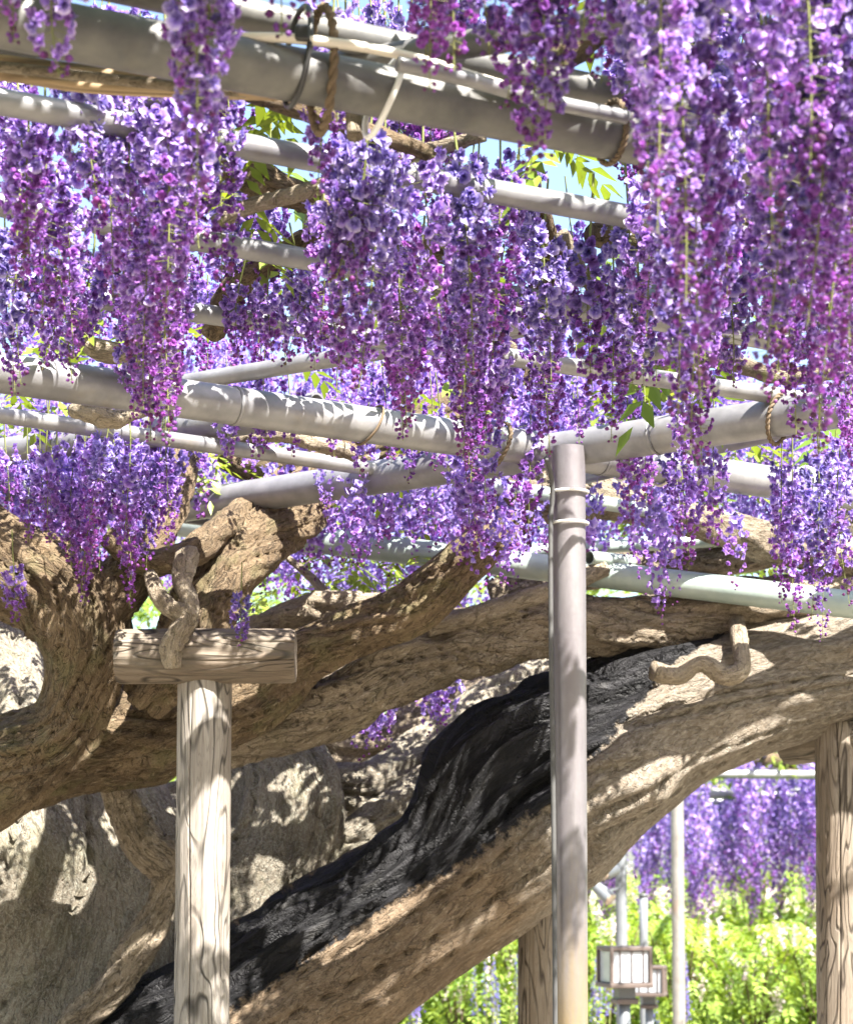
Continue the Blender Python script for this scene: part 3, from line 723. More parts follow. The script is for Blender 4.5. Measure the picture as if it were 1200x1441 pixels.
def frame_from(z, roll):
    z = z / np.linalg.norm(z); a = np.array([0, 0, 1.]) if abs(z[2]) < .95 else np.array([1., 0, 0])
    x = np.cross(a, z); x /= np.linalg.norm(x); y = np.cross(z, x)
    x2 = x * math.cos(roll) + y * math.sin(roll); y2 = np.cross(z, x2)
    return np.stack([x2, y2, z], 1)
def thin(p0, p1, r0, r1, n=3):
    d = p1 - p0; M = frame_from(d, 0)
    t = np.arange(n) * 2 * math.pi / n; ring = np.stack([np.cos(t), np.sin(t), 0 * t], -1) @ M.T
    V = np.vstack([p0 + ring * r0, p1 + ring * r1]); k = np.arange(n); k2 = (k + 1) % n
    return V, np.stack([k, k2, n + k2, n + k], -1)
def raceme_data(L, seed, hi=True, width=.058, dens=1.0, mature=1.0, split=False):
    "hangs from origin down to -L. returns dict of arrays"
    rng = np.random.default_rng(seed)
    nb = int(L / .0033 * dens) if hi else int(L / (.0066 if hi is False else .0046) * dens)
    sway = rng.normal(0, .012, 2); ph = rng.uniform(0, 6.28)
    axis = lambda t: np.array([sway[0] * math.sin(3 * t + ph) + .02 * sway[1] / .012 * t * t * .5, sway[1] * math.sin(2.3 * t + ph * 2), -L * t])
    bV, bF, bC, bo = [], [], [], 0; uV, uF, uC, uo = [], [], [], 0; sV, sF, so_ = [], [], 0
    singles = []
    npt = 14; prev = axis(-.12 / L if L else 0)
    for k in range(npt + 1):
        t = k / npt; p = axis(t); r = .0026 * (1 - .65 * t)
        V, F = thin(prev, p, r * 1.05, r, 5 if hi else 3); sV.append(V); sF.append(F + so_); so_ += len(V); prev = p
    bare = rng.uniform(.0, .05)
    for k in range(nb):
        t = bare + (1 - bare) * ((k + rng.uniform(0, 1)) / nb) ** .95
        if t > .6 and rng.uniform() < (t - .6) * 1.5: continue
        ang = k * 2.39996 + rng.normal(0, .35)
        wprof = np.interp(t, [0, .06, .3, .55, .8, 1], [.7, .95, 1.0, .85, .5, .22])
        pl = width * wprof * rng.uniform(.55, 1.12)
        op = np.clip(mature * 1.3 - t * 1.2 + rng.normal(0, .22), 0, 1)
        size = np.interp(t, [0, .5, .8, .93, 1], [.0172, .0158, .0118, .0068, .0038]) * rng.uniform(.85, 1.15)
        a = axis(t); droop = np.interp(t, [0, .7, 1], [-.35, -.15, -.3]) + rng.normal(0, .15)
        od = np.array([math.cos(ang), math.sin(ang), droop]); e = a + od * pl
        if hi or k % 2 == 0:
            V, F = thin(a, e, .0007, .0006, 3); sV.append(V); sF.append(F + so_); so_ += len(V)
        if size > .0080:
            q = int(round(op * 3)); Vb, Fb, Cb = BL[(hi, q)][rng.integers(5)]
            z = od + np.array([0, 0, rng.uniform(-.4, .3)]); roll = math.pi + rng.normal(0, .9)
            M = frame_from(z, roll)
            if split and size > .0120 and len(singles) < 40 and rng.uniform() < .85:
                singles.append((e, M, size * (1.0 if hi else 1.15), q)); continue
            V = Vb @ M.T * size * (1 if hi else 1.2) + e
            bV.append(V); bF.append(Fb + bo); bo += len(V); bC.append(Cb * rng.uniform(.82, 1.12))
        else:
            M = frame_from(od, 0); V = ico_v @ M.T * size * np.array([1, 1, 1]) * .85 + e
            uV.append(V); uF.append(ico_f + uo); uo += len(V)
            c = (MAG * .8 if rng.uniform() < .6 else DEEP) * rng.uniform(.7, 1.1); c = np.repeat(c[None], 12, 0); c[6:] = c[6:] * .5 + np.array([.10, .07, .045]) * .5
            uC.append(c)
    D_ = {}
    if bV: D_['b'] = (np.vstack(bV), np.vstack(bF), np.vstack(bC))
    if uV: D_['u'] = (np.vstack(uV), np.vstack(uF), np.vstack(uC))
    D_['s'] = (np.vstack(sV), np.vstack([f if f.shape[1] == 4 else f for f in sF])); D_['one'] = singles; D_['L'] = L
    return D_
def raceme_meshes(D_, nm):
    r = {'L': D_['L']}
    r['s'] = mkmesh(nm + '_stem', D_['s'][0], [D_['s'][1]], STEM)
    r['b'] = mkmesh(nm + '_blossoms', D_['b'][0], [D_['b'][1]], PETAL, False, D_['b'][2]) if 'b' in D_ else None
    r['u'] = mkmesh(nm + '_buds', D_['u'][0], [D_['u'][1]], PETAL, True, D_['u'][2]) if 'u' in D_ else None
    return r
def place_raceme(R, parent, loc, rz, sc, tilt=(0, 0)):
    base = parent.location
    o = obj('raceme', R['s'], parent, loc=Vector(loc) - base, rot=(tilt[0], tilt[1], rz), scale=(sc, sc, sc))
    if R['b']: tag(obj('blossoms', R['b'], o), kind='stuff')
    if R['u']: tag(obj('buds', R['u'], o), kind='stuff')
    return o
LENS_ = [.24, .32, .42, .52, .66, .8]
HI = {}
for li, L in enumerate(LENS_):
    HI[li] = [raceme_meshes(raceme_data(L, 100 + li * 10 + v, True, [.042, .046, .05, .053, .055, .057][li], mature=[.95, .7, 1.1][v]), 'raceme') for v in range(3)]
def pick(L):
    li = min(range(len(LENS_)), key=lambda k: abs(LENS_[k] - L)); return li, L / LENS_[li]

count = [0]
spots = []
def hang(px, ytop, ybot, D, wide=1.0):
    "a raceme whose tip is at (px, ybot) and whose top is at height of ytop"
    a = P(px, ytop, D); b = P(px, ybot, D); spots.append((a, a.z - b.z, D))
# foreground racemes read off the photograph: (x, tip y, distance, top y)
NEAR = [(85, 105, 3.05, -140), (278, 290, 3.0, -260), (300, 190, 3.05, -240), (250, 150, 3.15, -200), (775, 250, 3.2, -160), (20, 60, 3.1, -220), (605, 125, 3.1, -220), (640, 95, 3.15, -200), (570, 90, 3.2, -180),
        (755, 225, 3.15, -160), (735, 150, 3.3, -130), (680, 90, 3.2, -170), (930, 330, 2.95, -250), (965, 420, 3.05, -160), (905, 260, 3.1, -200), (1000, 560, 3.15, -80),
        (1075, 340, 3.0, -200), (1110, 560, 3.2, -60), (1150, 470, 3.1, -140), (1185, 640, 3.25, -40), (1130, 250, 2.95, -260),
        (1195, 330, 3.0, -200), (860, 120, 3.2, -210), (820, 60, 3.1, -240), (985, 690, 3.6, 60), (950, 610, 3.6, 40), (1070, 640, 3.7, 80), (1215, 500, 3.1, -100), (1240, 300, 3.0, -200),
        (395, 60, 3.1, -260), (440, 25, 3.1, -260), (1165, 690, 3.7, 60), (1140, 760, 4.6, 330), (1190, 830, 5.2, 440)]
for (x, yb, D, yt) in NEAR: hang(x, yt, yb, D)
# second rank
MID = [(60, 460, 4.1, 150), (25, 420, 4.0, 130), (100, 500, 4.2, 190), (85, 560, 4.6, 300), (150, 420, 4.0, 140), (210, 590, 4.1, 170), (250, 500, 4.0, 140), (300, 410, 3.9, 120),
       (235, 440, 3.8, 90), (180, 520, 4.2, 200), (275, 350, 3.8, 110), (45, 360, 3.9, 120), (10, 560, 4.8, 330), (130, 300, 3.85, 110), (195, 330, 3.85, 110),
       (510, 470, 3.95, 180), (480, 420, 3.9, 190), (540, 560, 4.0, 210), (565, 600, 4.4, 260), (500, 390, 3.85, 185), (455, 470, 4.3, 270), (600, 480, 4.1, 200),
       (640, 520, 4.2, 210), (670, 560, 4.4, 250), (700, 500, 4.3, 230), (590, 640, 4.9, 380), (660, 690, 5.0, 420), (765, 660, 4.9, 400),
       (860, 640, 4.8, 380), (830, 560, 4.6, 330), (880, 560, 4.5, 290), (775, 540, 4.5, 330), (700, 620, 5.0, 420), (380, 540, 5.0, 400), (345, 520, 4.8, 390), (410, 520, 4.9, 380),
       (470, 560, 4.9, 400), (955, 660, 4.6, 330), (1090, 560, 4.3, 260), (920, 480, 4.2, 240), (1030, 600, 4.5, 300), (985, 540, 4.2, 230), 
       (1000, 420, 3.8, 160), (1130, 620, 4.4, 280), (1180, 560, 4.2, 240), (30, 640, 5.4, 480), (100, 640, 5.6, 510), (190, 640, 5.0, 420), (235, 610, 4.7, 350),
       (480, 690, 5.8, 560), (560, 690, 6.0, 590), (500, 780, 6.9, 650), (535, 770, 7.1, 660), (720, 830, 7.6, 720), (690, 820, 7.9, 740), (655, 780, 6.6, 620), (745, 800, 7.9, 730),
       (640, 810, 7.6, 700), (870, 740, 5.9, 570), (850, 700, 5.8, 560), (900, 720, 6.0, 590), (925, 880, 7.0, 680), (945, 850, 7.1, 690), (905, 840, 6.9, 680), (960, 720, 5.9, 560),
       (1030, 830, 7.0, 690), (1100, 850, 6.6, 640), (1150, 870, 6.5, 630), (1190, 850, 6.1, 600), (1112, 890, 6.75, 650), (1172, 900, 6.7, 640), (958, 800, 6.6, 640), (1002, 770, 6.5, 620), (1128, 840, 7.0, 690),
       (165, 820, 6.4, 610), (130, 780, 6.3, 600), (200, 790, 6.5, 620), (105, 800, 6.45, 620), (225, 760, 6.6, 630), (180, 760, 6.3, 610), (150, 740, 6.2, 600), (240, 720, 6.7, 630),
       (40, 760, 6.5, 630), (10, 720, 6.4, 620), (70, 740, 6.3, 620), (320, 690, 6.6, 630), (345, 870, 7.6, 710), (365, 840, 7.7, 720), (385, 790, 7.8, 720), (340, 910, 6.6, 830),
       (30, 540, 4.6, 320), (70, 520, 4.9, 380), (125, 500, 4.7, 340), (165, 490, 4.5, 300), (262, 500, 4.9, 390), (320, 500, 5.2, 440), (395, 500, 5.3, 440), (218, 640, 4.5, 300), (210, 620, 4.8, 360), (565, 640, 4.6, 310), (655, 700, 4.7, 340), (690, 680, 5.0, 400), (440, 520, 5.2, 430), (500, 560, 5.3, 440), (620, 560, 5.2, 430), (20, 500, 5.4, 450), (650, 800, 7.1, 690), (680, 835, 7.1, 690), (705, 825, 7.15, 700), (735, 795, 7.15, 715), (762, 780, 7.2, 700), (170, 855, 6.5, 640), (140, 835, 6.5, 640), (118, 850, 6.6, 650), (205, 810, 6.5, 640), (85, 800, 6.5, 640), (60, 770, 6.4, 640), (235, 770, 6.5, 640), (460, 720, 7.0, 650), (500, 740, 7.1, 660), (550, 760, 7.1, 660), (590, 740, 7.0, 650), (625, 760, 7.0, 660), (510, 1075, 7.95, 950), (545, 1060, 8.0, 950), (605, 1040, 8.3, 930), (628, 1025, 8.3, 930), (520, 1060, 8.1, 960), (545, 1040, 8.4, 950), (530, 1010, 8.6, 940), (610, 1030, 8.7, 930), (595, 1000, 8.9, 930), (450, 1035, 8.2, 1000), (20, 880, 6.7, 790), (480, 880, 8.8, 800), (450, 860, 9.2, 810)]
for (x, yb, D, yt) in MID: hang(x, yt, yb, D)
# tip line for the rest so that the beams, limbs and post stay as free as in the photograph
def tip_limit(px, D):
    if D < 3.75: return np.interp(px, [0, 330, 560, 880, 900, 1200], [90, 60, 90, 140, 500, 560])
    if D < 6.15: return np.interp(px, [0, 90, 150, 230, 290, 430, 480, 560, 640, 700, 780, 830, 890, 910, 1000, 1030, 1100, 1140, 1200], [490, 520, 490, 590, 440, 470, 500, 570, 560, 590, 610, 600, 560, 520, 620, 510, 520, 580, 640])
    if D < 7.0: return np.interp(px, [0, 100, 200, 260, 300, 560, 640, 760, 770, 830, 840, 900, 1000, 1100, 1200], [740, 780, 790, 700, 640, 650, 760, 780, 640, 640, 730, 770, 700, 820, 860])
    if D < 8.6: return np.interp(px, [0, 250, 330, 400, 480, 600, 760, 900, 1000, 1200], [860, 700, 830, 780, 800, 800, 780, 800, 760, 800])
    return np.interp(px, [0, 350, 400, 500, 640, 700, 900, 1200], [880, 800, 840, 1010, 1010, 800, 780, 800])
rg = np.random.default_rng(21)
FILL = []
tries = 0
while len(FILL) < 430 and tries < 14000:
    tries += 1
    D = 3.75 + (13.5 - 3.75) * rg.uniform() ** 1.0; px = rg.uniform(-160, 1290)
    if rg.uniform() > (.12 if D < 6.2 else .3 + .7 * (D / 13.5)): continue
    ztop = 2.86 + rg.uniform(0, .26); L = rg.choice([.24, .32, .38, .46, .54], p=[.22, .3, .24, .16, .08]) * rg.uniform(.85, 1.15)
    yb = ypix(ztop - L, D); lim = tip_limit(min(max(px, 0), 1200), D) + rg.normal(0, 12)
    if yb > lim:
        zb = P(600, lim, D).z
        L = ztop - zb
        if L < .17: continue
    x = P(px, 600, D).x
    if any((x - a.x) ** 2 + (D - a.y) ** 2 < .10 ** 2 for a, _, _ in spots + FILL): continue
    if D < 5.6 and (680 < px < 890 or 320 < px < 450): continue
    if 6.1 < D < 8.2 and px > 820 and (px > 960 or rg.uniform() < .6): continue
    FILL.append((Vector((x, D, ztop)), L, D))
UP = []
tries = 0
while len(UP) < 150 and tries < 9000:
    tries += 1
    D = rg.uniform(4.9, 10.5); px = rg.uniform(-150, 1280)
    ztop = rg.uniform(3.05, 3.15 + .11 * (D - 4)); L = rg.uniform(.26, .5)
    yb = ypix(ztop - L, D); lim = np.interp(D, [4.9, 6.2, 7, 10.5], [480, 520, 600, 760]) + rg.normal(0, 20)
    if yb > lim or ypix(ztop, D) < -60: continue
    x = P(px, 600, D).x
    if any((x - a.x) ** 2 + (D - a.y) ** 2 < .12 ** 2 for a, _, _ in UP): continue
    if 5.8 < D < 8.6 and px > 960: continue
    UP.append((Vector((x, D, ztop)), L, D))
nup = len(UP); tries = 0
while len(UP) < nup + 430 and tries < 12000:
    tries += 1
    D = rg.uniform(7.7, 12.5); px = rg.uniform(-120, 1290); ztop = rg.uniform(3.0, 3.85 + .16 * (D - 8)); L = rg.uniform(.35, .62)
    if ypix(ztop - L, D) > 830 or ypix(ztop, D) < -120: continue
    UP.append((Vector((P(px, 600, D).x, D, ztop)), L, D))
nup = len(UP); tries = 0
while len(UP) < nup + 75 and tries < 9000:
    tries += 1
    D = rg.uniform(4.2, 6.0); px = rg.uniform(-60, 1260); ztop = 1.5 + D * rg.uniform(.30, .43); L = rg.uniform(.3, .48)
    if ypix(ztop - L, D) > 300 or 680 < px < 880 or 320 < px < 470: continue
    UP.append((Vector((P(px, 600, D).x, D, ztop)), L, D))
FILL = FILL + UP
CAPX = [0, 60, 100, 140, 200, 230, 260, 300, 420, 460, 520, 545, 580, 610, 640, 690, 720, 760, 800, 815, 835, 880, 895, 930, 950, 985, 1010, 1060, 1100, 1140, 1200]
CAPY = [570, 530, 570, 510, 620, 640, 520, 510, 510, 540, 550, 630, 610, 550, 630, 690, 590, 640, 660, 620, 600, 640, 560, 540, 640, 690, 560, 520, 540, 620, 700]
def capped(lst):
    r = []
    for (a, L, D) in lst:
        X = CX + FPX * a.x / D
        if D < 6.1:
            zb = P(600, float(np.interp(X, CAPX, CAPY)), D).z
            if a.z - L < zb: L = a.z - zb
        if L > .16: r.append((a, L, D))
    return r
spots = capped(spots); FILL = capped(FILL)
allr = spots + FILL
allr.sort(key=lambda s: s[2])
def infr(s):
    X = CX + FPX * s[0].x / s[2]; return -80 < X < 1280
vis = [s for s in allr if infr(s)]; off = [s for s in allr if not infr(s)]
single_n = 0
BLM = {}
def bl_mesh(q, v):
    if (q, v) not in BLM:
        Vb, Fb, Cb = BL[(True, q)][v]; BLM[(q, v)] = mkmesh('blossom', Vb, [Fb], PETAL, False, Cb)
    return BLM[(q, v)]
rr = random.Random(3)
split_ids = set(); acc = 0
cand = sorted(range(len(spots)), key=lambda k: spots[k][2])
for k in cand:
    a, L, D = spots[k]
    b = ypix(a.z - L, D)
    if b > 90 and len(split_ids) < 8: split_ids.add(id(spots[k]))
MD = [[raceme_meshes(raceme_data(L, 700 + li * 10 + v, None, .044, mature=[1.0, .8][v]), 'raceme') for v in range(2)] for li, L in enumerate(LENS_)]
for idx, s in enumerate(vis[:300]):
    a, L, D = s
    if id(s) in split_ids:
        Dd = raceme_data(L, 900 + idx, True, .053, mature=1.05, split=True); R = raceme_meshes(Dd, 'raceme')
        o = place_raceme(R, tree, a, 0, 1.0)
        for (e, M, sz, q) in Dd['one']:
            if single_n >= 300: break
            single_n += 1
            b = obj('blossom', bl_mesh(q, rr.randrange(5)), o); m4 = Matrix([[*(M[i] * sz), e[i]] for i in range(3)] + [[0, 0, 0, 1]]); b.matrix_local = m4
        continue
    li, sc = pick(L)
    place_raceme(HI[li][rr.randrange(3)] if D < 5.6 else MD[li][rr.randrange(2)], tree, a, rr.uniform(0, 6.28), sc, (rr.gauss(0, .05), rr.gauss(0, .05)))
# the rest as one mass
rest = vis[300:] + off
LO = [[raceme_data(L, 500 + li * 10 + v, False, .046, mature=1.0) for v in range(2)] for li, L in enumerate(LENS_)]
def mass(lst, name, parent, rnd):
    Vs, Fs, Cs, o = [], [], [], 0; Ss, SF, o2 = [], [], 0
    for (a, L, D) in lst:
        li, sc = pick(L); d = LO[li][rnd.randrange(2)]; z = rnd.uniform(0, 6.28)
        M = np.array([[math.cos(z), -math.sin(z), 0], [math.sin(z), math.cos(z), 0], [0, 0, 1]]).T
        for key in ('b', 'u'):
            if key in d:
                V, F, Cc = d[key]; Vs.append(V @ M * sc + np.array(a)); Fs.append(F + o); o += len(V); Cs.append(np.minimum(Cc * rnd.uniform(.95, 1.25), .9))  # petal colours mostly lightened so these racemes look sunlit
    me = mkmesh(name, np.vstack(Vs), [np.vstack(Fs)], PETAL, False, np.vstack(Cs))
    return wpart(name, me, parent, kind='stuff')
mass(rest, 'racemes', tree, random.Random(9))

# ------------------------------------------------------------------ leaves of the wisteria
def leaf_mass(centres, seed, size=1.0, nlf=11, droop=.5):
    "pinnate leaves: (x,y,z) of each leaf base"
    rng = np.random.default_rng(seed); n = len(centres)
    az = rng.uniform(0, 2 * math.pi, n); dz = rng.normal(-droop, .35, n)
    ax = np.stack([np.cos(az), np.sin(az), dz], -1); ax /= np.linalg.norm(ax, axis=1)[:, None]
    sd = np.stack([-np.sin(az), np.cos(az), np.zeros(n)], -1); nm = np.cross(ax, sd)
    Vs = []; L = rng.uniform(.17, .28, n) * size
    half = (nlf - 1) // 2
    for k in range(nlf):
        if k == nlf - 1: t = 1.0; side = 0
        else: t = .25 + .7 * (k // 2) / half; side = 1 if k % 2 else -1
        b = centres + ax * (L * t)[:, None] - np.array([0, 0, 1]) * (L * t * t * .25)[:, None]
        ld = ax * (.55 if side else 1) + sd * side * .85 - nm * 0 + np.stack([0 * L, 0 * L, rng.normal(-.25, .22, n)], -1)
        ld /= np.linalg.norm(ld, axis=1)[:, None]
        ll = (L * rng.uniform(.30, .40, n))[:, None]; ls = np.cross(ld, nm); ls /= np.linalg.norm(ls, axis=1)[:, None]
        ln = np.cross(ls, ld)
        w_ = ll * .19
        Vs.append(np.stack([b, b + ld * ll * .42 - ls * w_ + ln * w_ * .35, b + ld * ll, b + ld * ll * .42 + ls * w_ + ln * w_ * .35], 1))
    V = np.stack(Vs, 1).reshape(-1, 3); m = len(V) // 4; q = np.arange(m) * 4
    F = np.concatenate([np.stack([q, q + 1, q + 2], -1), np.stack([q, q + 2, q + 3], -1)])
    c = np.repeat(np.clip(rng.normal(.5, .3, n), 0, 1), nlf * 4)
    return V, F, np.stack([c, c, c], -1)
rg2 = np.random.default_rng(33)
NC = 62000
cand = np.stack([rg2.uniform(-5, 8, NC), rg2.uniform(-4, 15, NC), rg2.uniform(0, 1, NC)], -1)  # leaves also spread unseen behind the camera and to the right, to cast shade
cx_, cy_ = cand[:, 0], cand[:, 1]
zlo = np.where(cy_ < 5.2, np.clip(1.5 + .43 * np.maximum(cy_, 0) + .30, 3.2, 3.75), 3.06)
cand[:, 2] = zlo + cand[:, 2] * .45
den = fbm(np.stack([cx_ * 2.3, cy_ * 2.3, cx_ * 0], -1), 2, 55) + .35 * vnoise(np.stack([cx_ * .7, cy_ * .7, cx_ * 0], -1), 58)
inview = (cx_ > -.22 * cy_ - .25) & (cx_ < .22 * cy_ + 1.3) & (cy_ > 4.4)
sunny = (cx_ > .8) & (cx_ < 2.6) & (cy_ > 5.6) & (cy_ < 7.8)
keep = (rg2.uniform(size=NC) > .6 * sunny) & (rg2.uniform(size=NC) < np.clip(.38 + 2.1 * den, .0, .95) * np.where(inview, .10, np.where(cy_ < 4.4, .75, .3)))  # crown thickened out of view for shade, thinned where sun should come through
cl = cand[keep]; print('leaves', len(cl))
V, F, Cc = leaf_mass(cl, 3, 1.15)
wpart('crown', mkmesh('crown', V, [F], LEAF, True, Cc), tree, kind='stuff', label='fresh yellow green pinnate leaves above the pergola')
# leaf sprays seen below the roof
sp = []
for (x, y, D, n_, s_) in [(285, 660, 7.6, 16, .10), (455, 800, 8.4, 26, .16), (600, 745, 8.2, 14, .14), (370, 180, 4.4, 12, .07), (365, 325, 4.9, 8, .06), (730, 200, 4.4, 6, .05), (15, 880, 9.5, 16, .14), (540, 820, 8.6, 14, .15), (130, 440, 5.6, 6, .06), (880, 570, 7.2, 5, .05), (620, 480, 6.2, 6, .08)]:
    c = P(x, y, D)
    for _ in range(n_): sp.append([c.x + rg2.normal(0, s_), c.y + rg2.normal(0, s_), c.z + rg2.normal(0, s_ * .6) + .05])
V, F, Cc = leaf_mass(np.array(sp), 4, .8)
wpart('leaves', mkmesh('leaves', V, [F], LEAF, True, np.clip(Cc + .4, 0, 1)), tree, kind='stuff', label='bright green leaf sprays below the pergola roof')

# ------------------------------------------------------------------ background: far wisteria, pergola, shrubs, lamps
LOm = [[raceme_meshes(d, 'far_raceme') for d in row] for row in LO]
rg3 = np.random.default_rng(77)
farlab = ['sunlit purple wisteria curtain beyond the green shrubs', 'second wisteria curtain farther off behind the lanterns', 'farthest wisteria curtain at the back of the garden']
for b, (D0, D1, nrac, x0, x1) in enumerate([(22.5, 24.5, 130, 300, 1330), (25.5, 28, 120, 250, 1400), (29, 33, 120, 200, 1450)]):
    vx = P(1330 + 60 * b, 1300, (D0 + D1) / 2)
    root = thing('wisteria_tree', (vx.x, vx.y, 0), farlab[b], 'wisteria', 'far wisterias behind the shrubs')
    tr = np.array([[vx.x, vx.y, -.05, .16], [vx.x + .1, vx.y, .8, .13], [vx.x - .1, vx.y, 1.7, .12], [vx.x - .4, vx.y, 2.6, .1], [vx.x - 1.6, vx.y, 2.85, .08], [vx.x - 3.5, vx.y + .2, 2.9, .07], [vx.x - 6, vx.y, 2.9, .05]])
    V, F, bk, _ = sweep(tr, 120, 24, bark_disp(201 + b)); wpart('trunk', mkmesh('trunk', V, F, BROWN, True, None, bk), root)
    n = 0
    while n < nrac:
        D = rg3.uniform(D0, D1); px = rg3.uniform(x0, x1); q = P(px, 1000, D)
        L = rg3.uniform(1.3, 1.95); zt = rg3.uniform(2.65, 3.0)
        if rg3.uniform() < .25: L *= .6
        li = 5; sc = L / .8
        o = place_raceme(LOm[li][int(rg3.integers(2))], root, (q.x, D, zt), rg3.uniform(0, 6.28), 1.0)
        o.scale = (2.3, 2.3, sc); n += 1
    xa, xb = P(x0 - 150, 1000, D0).x, P(x1 + 150, 1000, D1).x
    cl = np.stack([rg3.uniform(xa, xb, 420), rg3.uniform(D0 - .8, D1 + .8, 420), rg3.uniform(2.85, 3.35, 420)], -1)
    V, F, Cc = leaf_mass(cl, 40 + b, 1.7, 7); wpart('crown', mkmesh('crown', V, [F], LEAF, True, Cc), root, kind='stuff')
fp = P(955, 1441, 16.5)
farp = thing('pergola', (fp.x, fp.y, 0), 'distant slim steel pergola with a round post behind the charred limb', 'pergola')
t_ = P(952, 1100, 16.5)
pipe('post', (fp.x, 16.5, -.05), (t_.x, 16.5, 3.0), .05, RUSTY, parent=farp)
for (xa, xb, D0, D1, z) in [(700, 1500, 16.5, 16.6, 3.02), (850, 1300, 21.5, 21.9, 2.62), (850, 1300, 23.8, 24, 2.5), (880, 1300, 26, 25.6, 2.62), (900, 1250, 28, 29, 2.6)]:
    A = P(xa, 1000, D0); B = P(xb, 1000, D1); pipe('rafter', (A.x, D0, z), (B.x, D1, z), .045, STEEL, parent=farp)
for (xa, xb, D0, D1, z) in [(955, 1010, 16.2, 29, 2.92), (1085, 1070, 16.2, 29, 2.92)]:
    A = P(xa, 1000, D0); B = P(xb, 1000, D1); pipe('cross_pipe', (A.x, D0, z), (B.x, D1, z), .03, STEEL, parent=farp)
for (px, D) in ((1480, 16.5), (420, 16.5), (860, 29), (1290, 29)):
    q = P(px, 1000, D); pipe('post', (q.x, D, -.05), (q.x, D, 3.0), .05, RUSTY, parent=farp)

# shrubs
def shrub_meshes(seed, h):
    rng = np.random.default_rng(seed)
    n = 260; u = rng.uniform(size=n); th = rng.uniform(0, 6.28, n); rad = .62 * np.sqrt(rng.uniform(.15, 1, n)) * np.interp(u, [0, .35, .8, 1], [.75, 1, .75, .3])
    c = np.stack([rad * np.cos(th), rad * np.sin(th), .12 + u * (h - .15)], -1)
    V, F, Cc = leaf_mass(c, seed + 1, 1.0, 9, .75)
    fo = mkmesh('foliage', V, [F], LEAFS, True, np.clip(Cc, 0, 1))
    parts = []
    for k in range(9):
        a = rng.uniform(0, 6.28); e = rng.uniform(.15, .45); hh = h * rng.uniform(.6, .95)
        p = np.array([[0.03 * math.cos(a), .03 * math.sin(a), -.04, .014], [e * .3 * math.cos(a), e * .3 * math.sin(a), hh * .4, .011], [e * math.cos(a), e * math.sin(a), hh, .005]])
        V, F, _, _ = sweep(p, 10, 6); parts.append((V, F))
    V, F = join(parts); stm = mkmesh('stems', V, F, BROWN, True, None, V)
    Vs, Fs, Cs, o = [], [], [], 0
    for k in range(12):
        a = rng.uniform(0, 6.28); rr_ = rng.uniform(.35, .62); zz = rng.uniform(.45, 1.0) * h
        L = rng.uniform(.18, .4)
        for m in range(22):
            t = m / 22; p = np.array([rr_ * math.cos(a), rr_ * math.sin(a), zz - L * t]) + rng.normal(0, .022 * (1 - .6 * t), 3)
            Vb, Fb, Cb = BL[(False, 3)][int(rng.integers(5))]; V = Vb @ frame_from(rng.normal(size=3), 0).T * .019 + p
            Vs.append(V); Fs.append(Fb + o); o += len(V); Cs.append(np.repeat(np.array([[.74, .68, .66]]) * rng.uniform(.85, 1.1), len(V), 0))
    fl = mkmesh('white_flowers', np.vstack(Vs), [np.vstack(Fs)], PETAL, False, np.vstack(Cs))
    return fo, stm, fl
SH = [shrub_meshes(300 + k, 1.36) for k in range(4)]
rs = random.Random(12)
shlab = 'yellow green leafy shrub with drooping white flowers in the far sunlit row'
for row, D in enumerate((18.6, 19.7)):
    for k in range(10):
        px = 360 + k * 98 + row * 45 + rs.uniform(-15, 15); q = P(px, 1300, D)
        v = SH[rs.randrange(4)]
        root = thing('shrub', (q.x, D + rs.uniform(-.2, .2), 0), shlab if row == 0 else 'yellow green leafy shrub standing behind the front row of shrubs', 'shrub', 'sunlit shrubs, front row' if row == 0 else 'sunlit shrubs, back row')
        root.rotation_euler = (0, 0, rs.uniform(0, 6.28)); sc = rs.uniform(.88, 1.08) * (.97 if row == 0 else .98); root.scale = (1, 1, sc)
        tag(obj('foliage', v[0], root), kind='stuff'); obj('stems', v[1], root); tag(obj('flowers', v[2], root), kind='stuff')
for k in range(11):
    q = P(260 + k * 115, 1300, 35.5); v = SH[k % 4]
    root = thing('shrub', (q.x, 35.5 + rs.uniform(-.5, .5), 0), 'large rounded green shrub far beyond the wisteria curtains', 'shrub', 'far shrubs beyond the curtains')
    root.rotation_euler = (0, 0, rs.uniform(0, 6.28)); root.scale = (2.1, 2.1, rs.uniform(1.35, 1.6))
    tag(obj('foliage', v[0], root), kind='stuff'); obj('stems', v[1], root); tag(obj('flowers', v[2], root), kind='stuff')
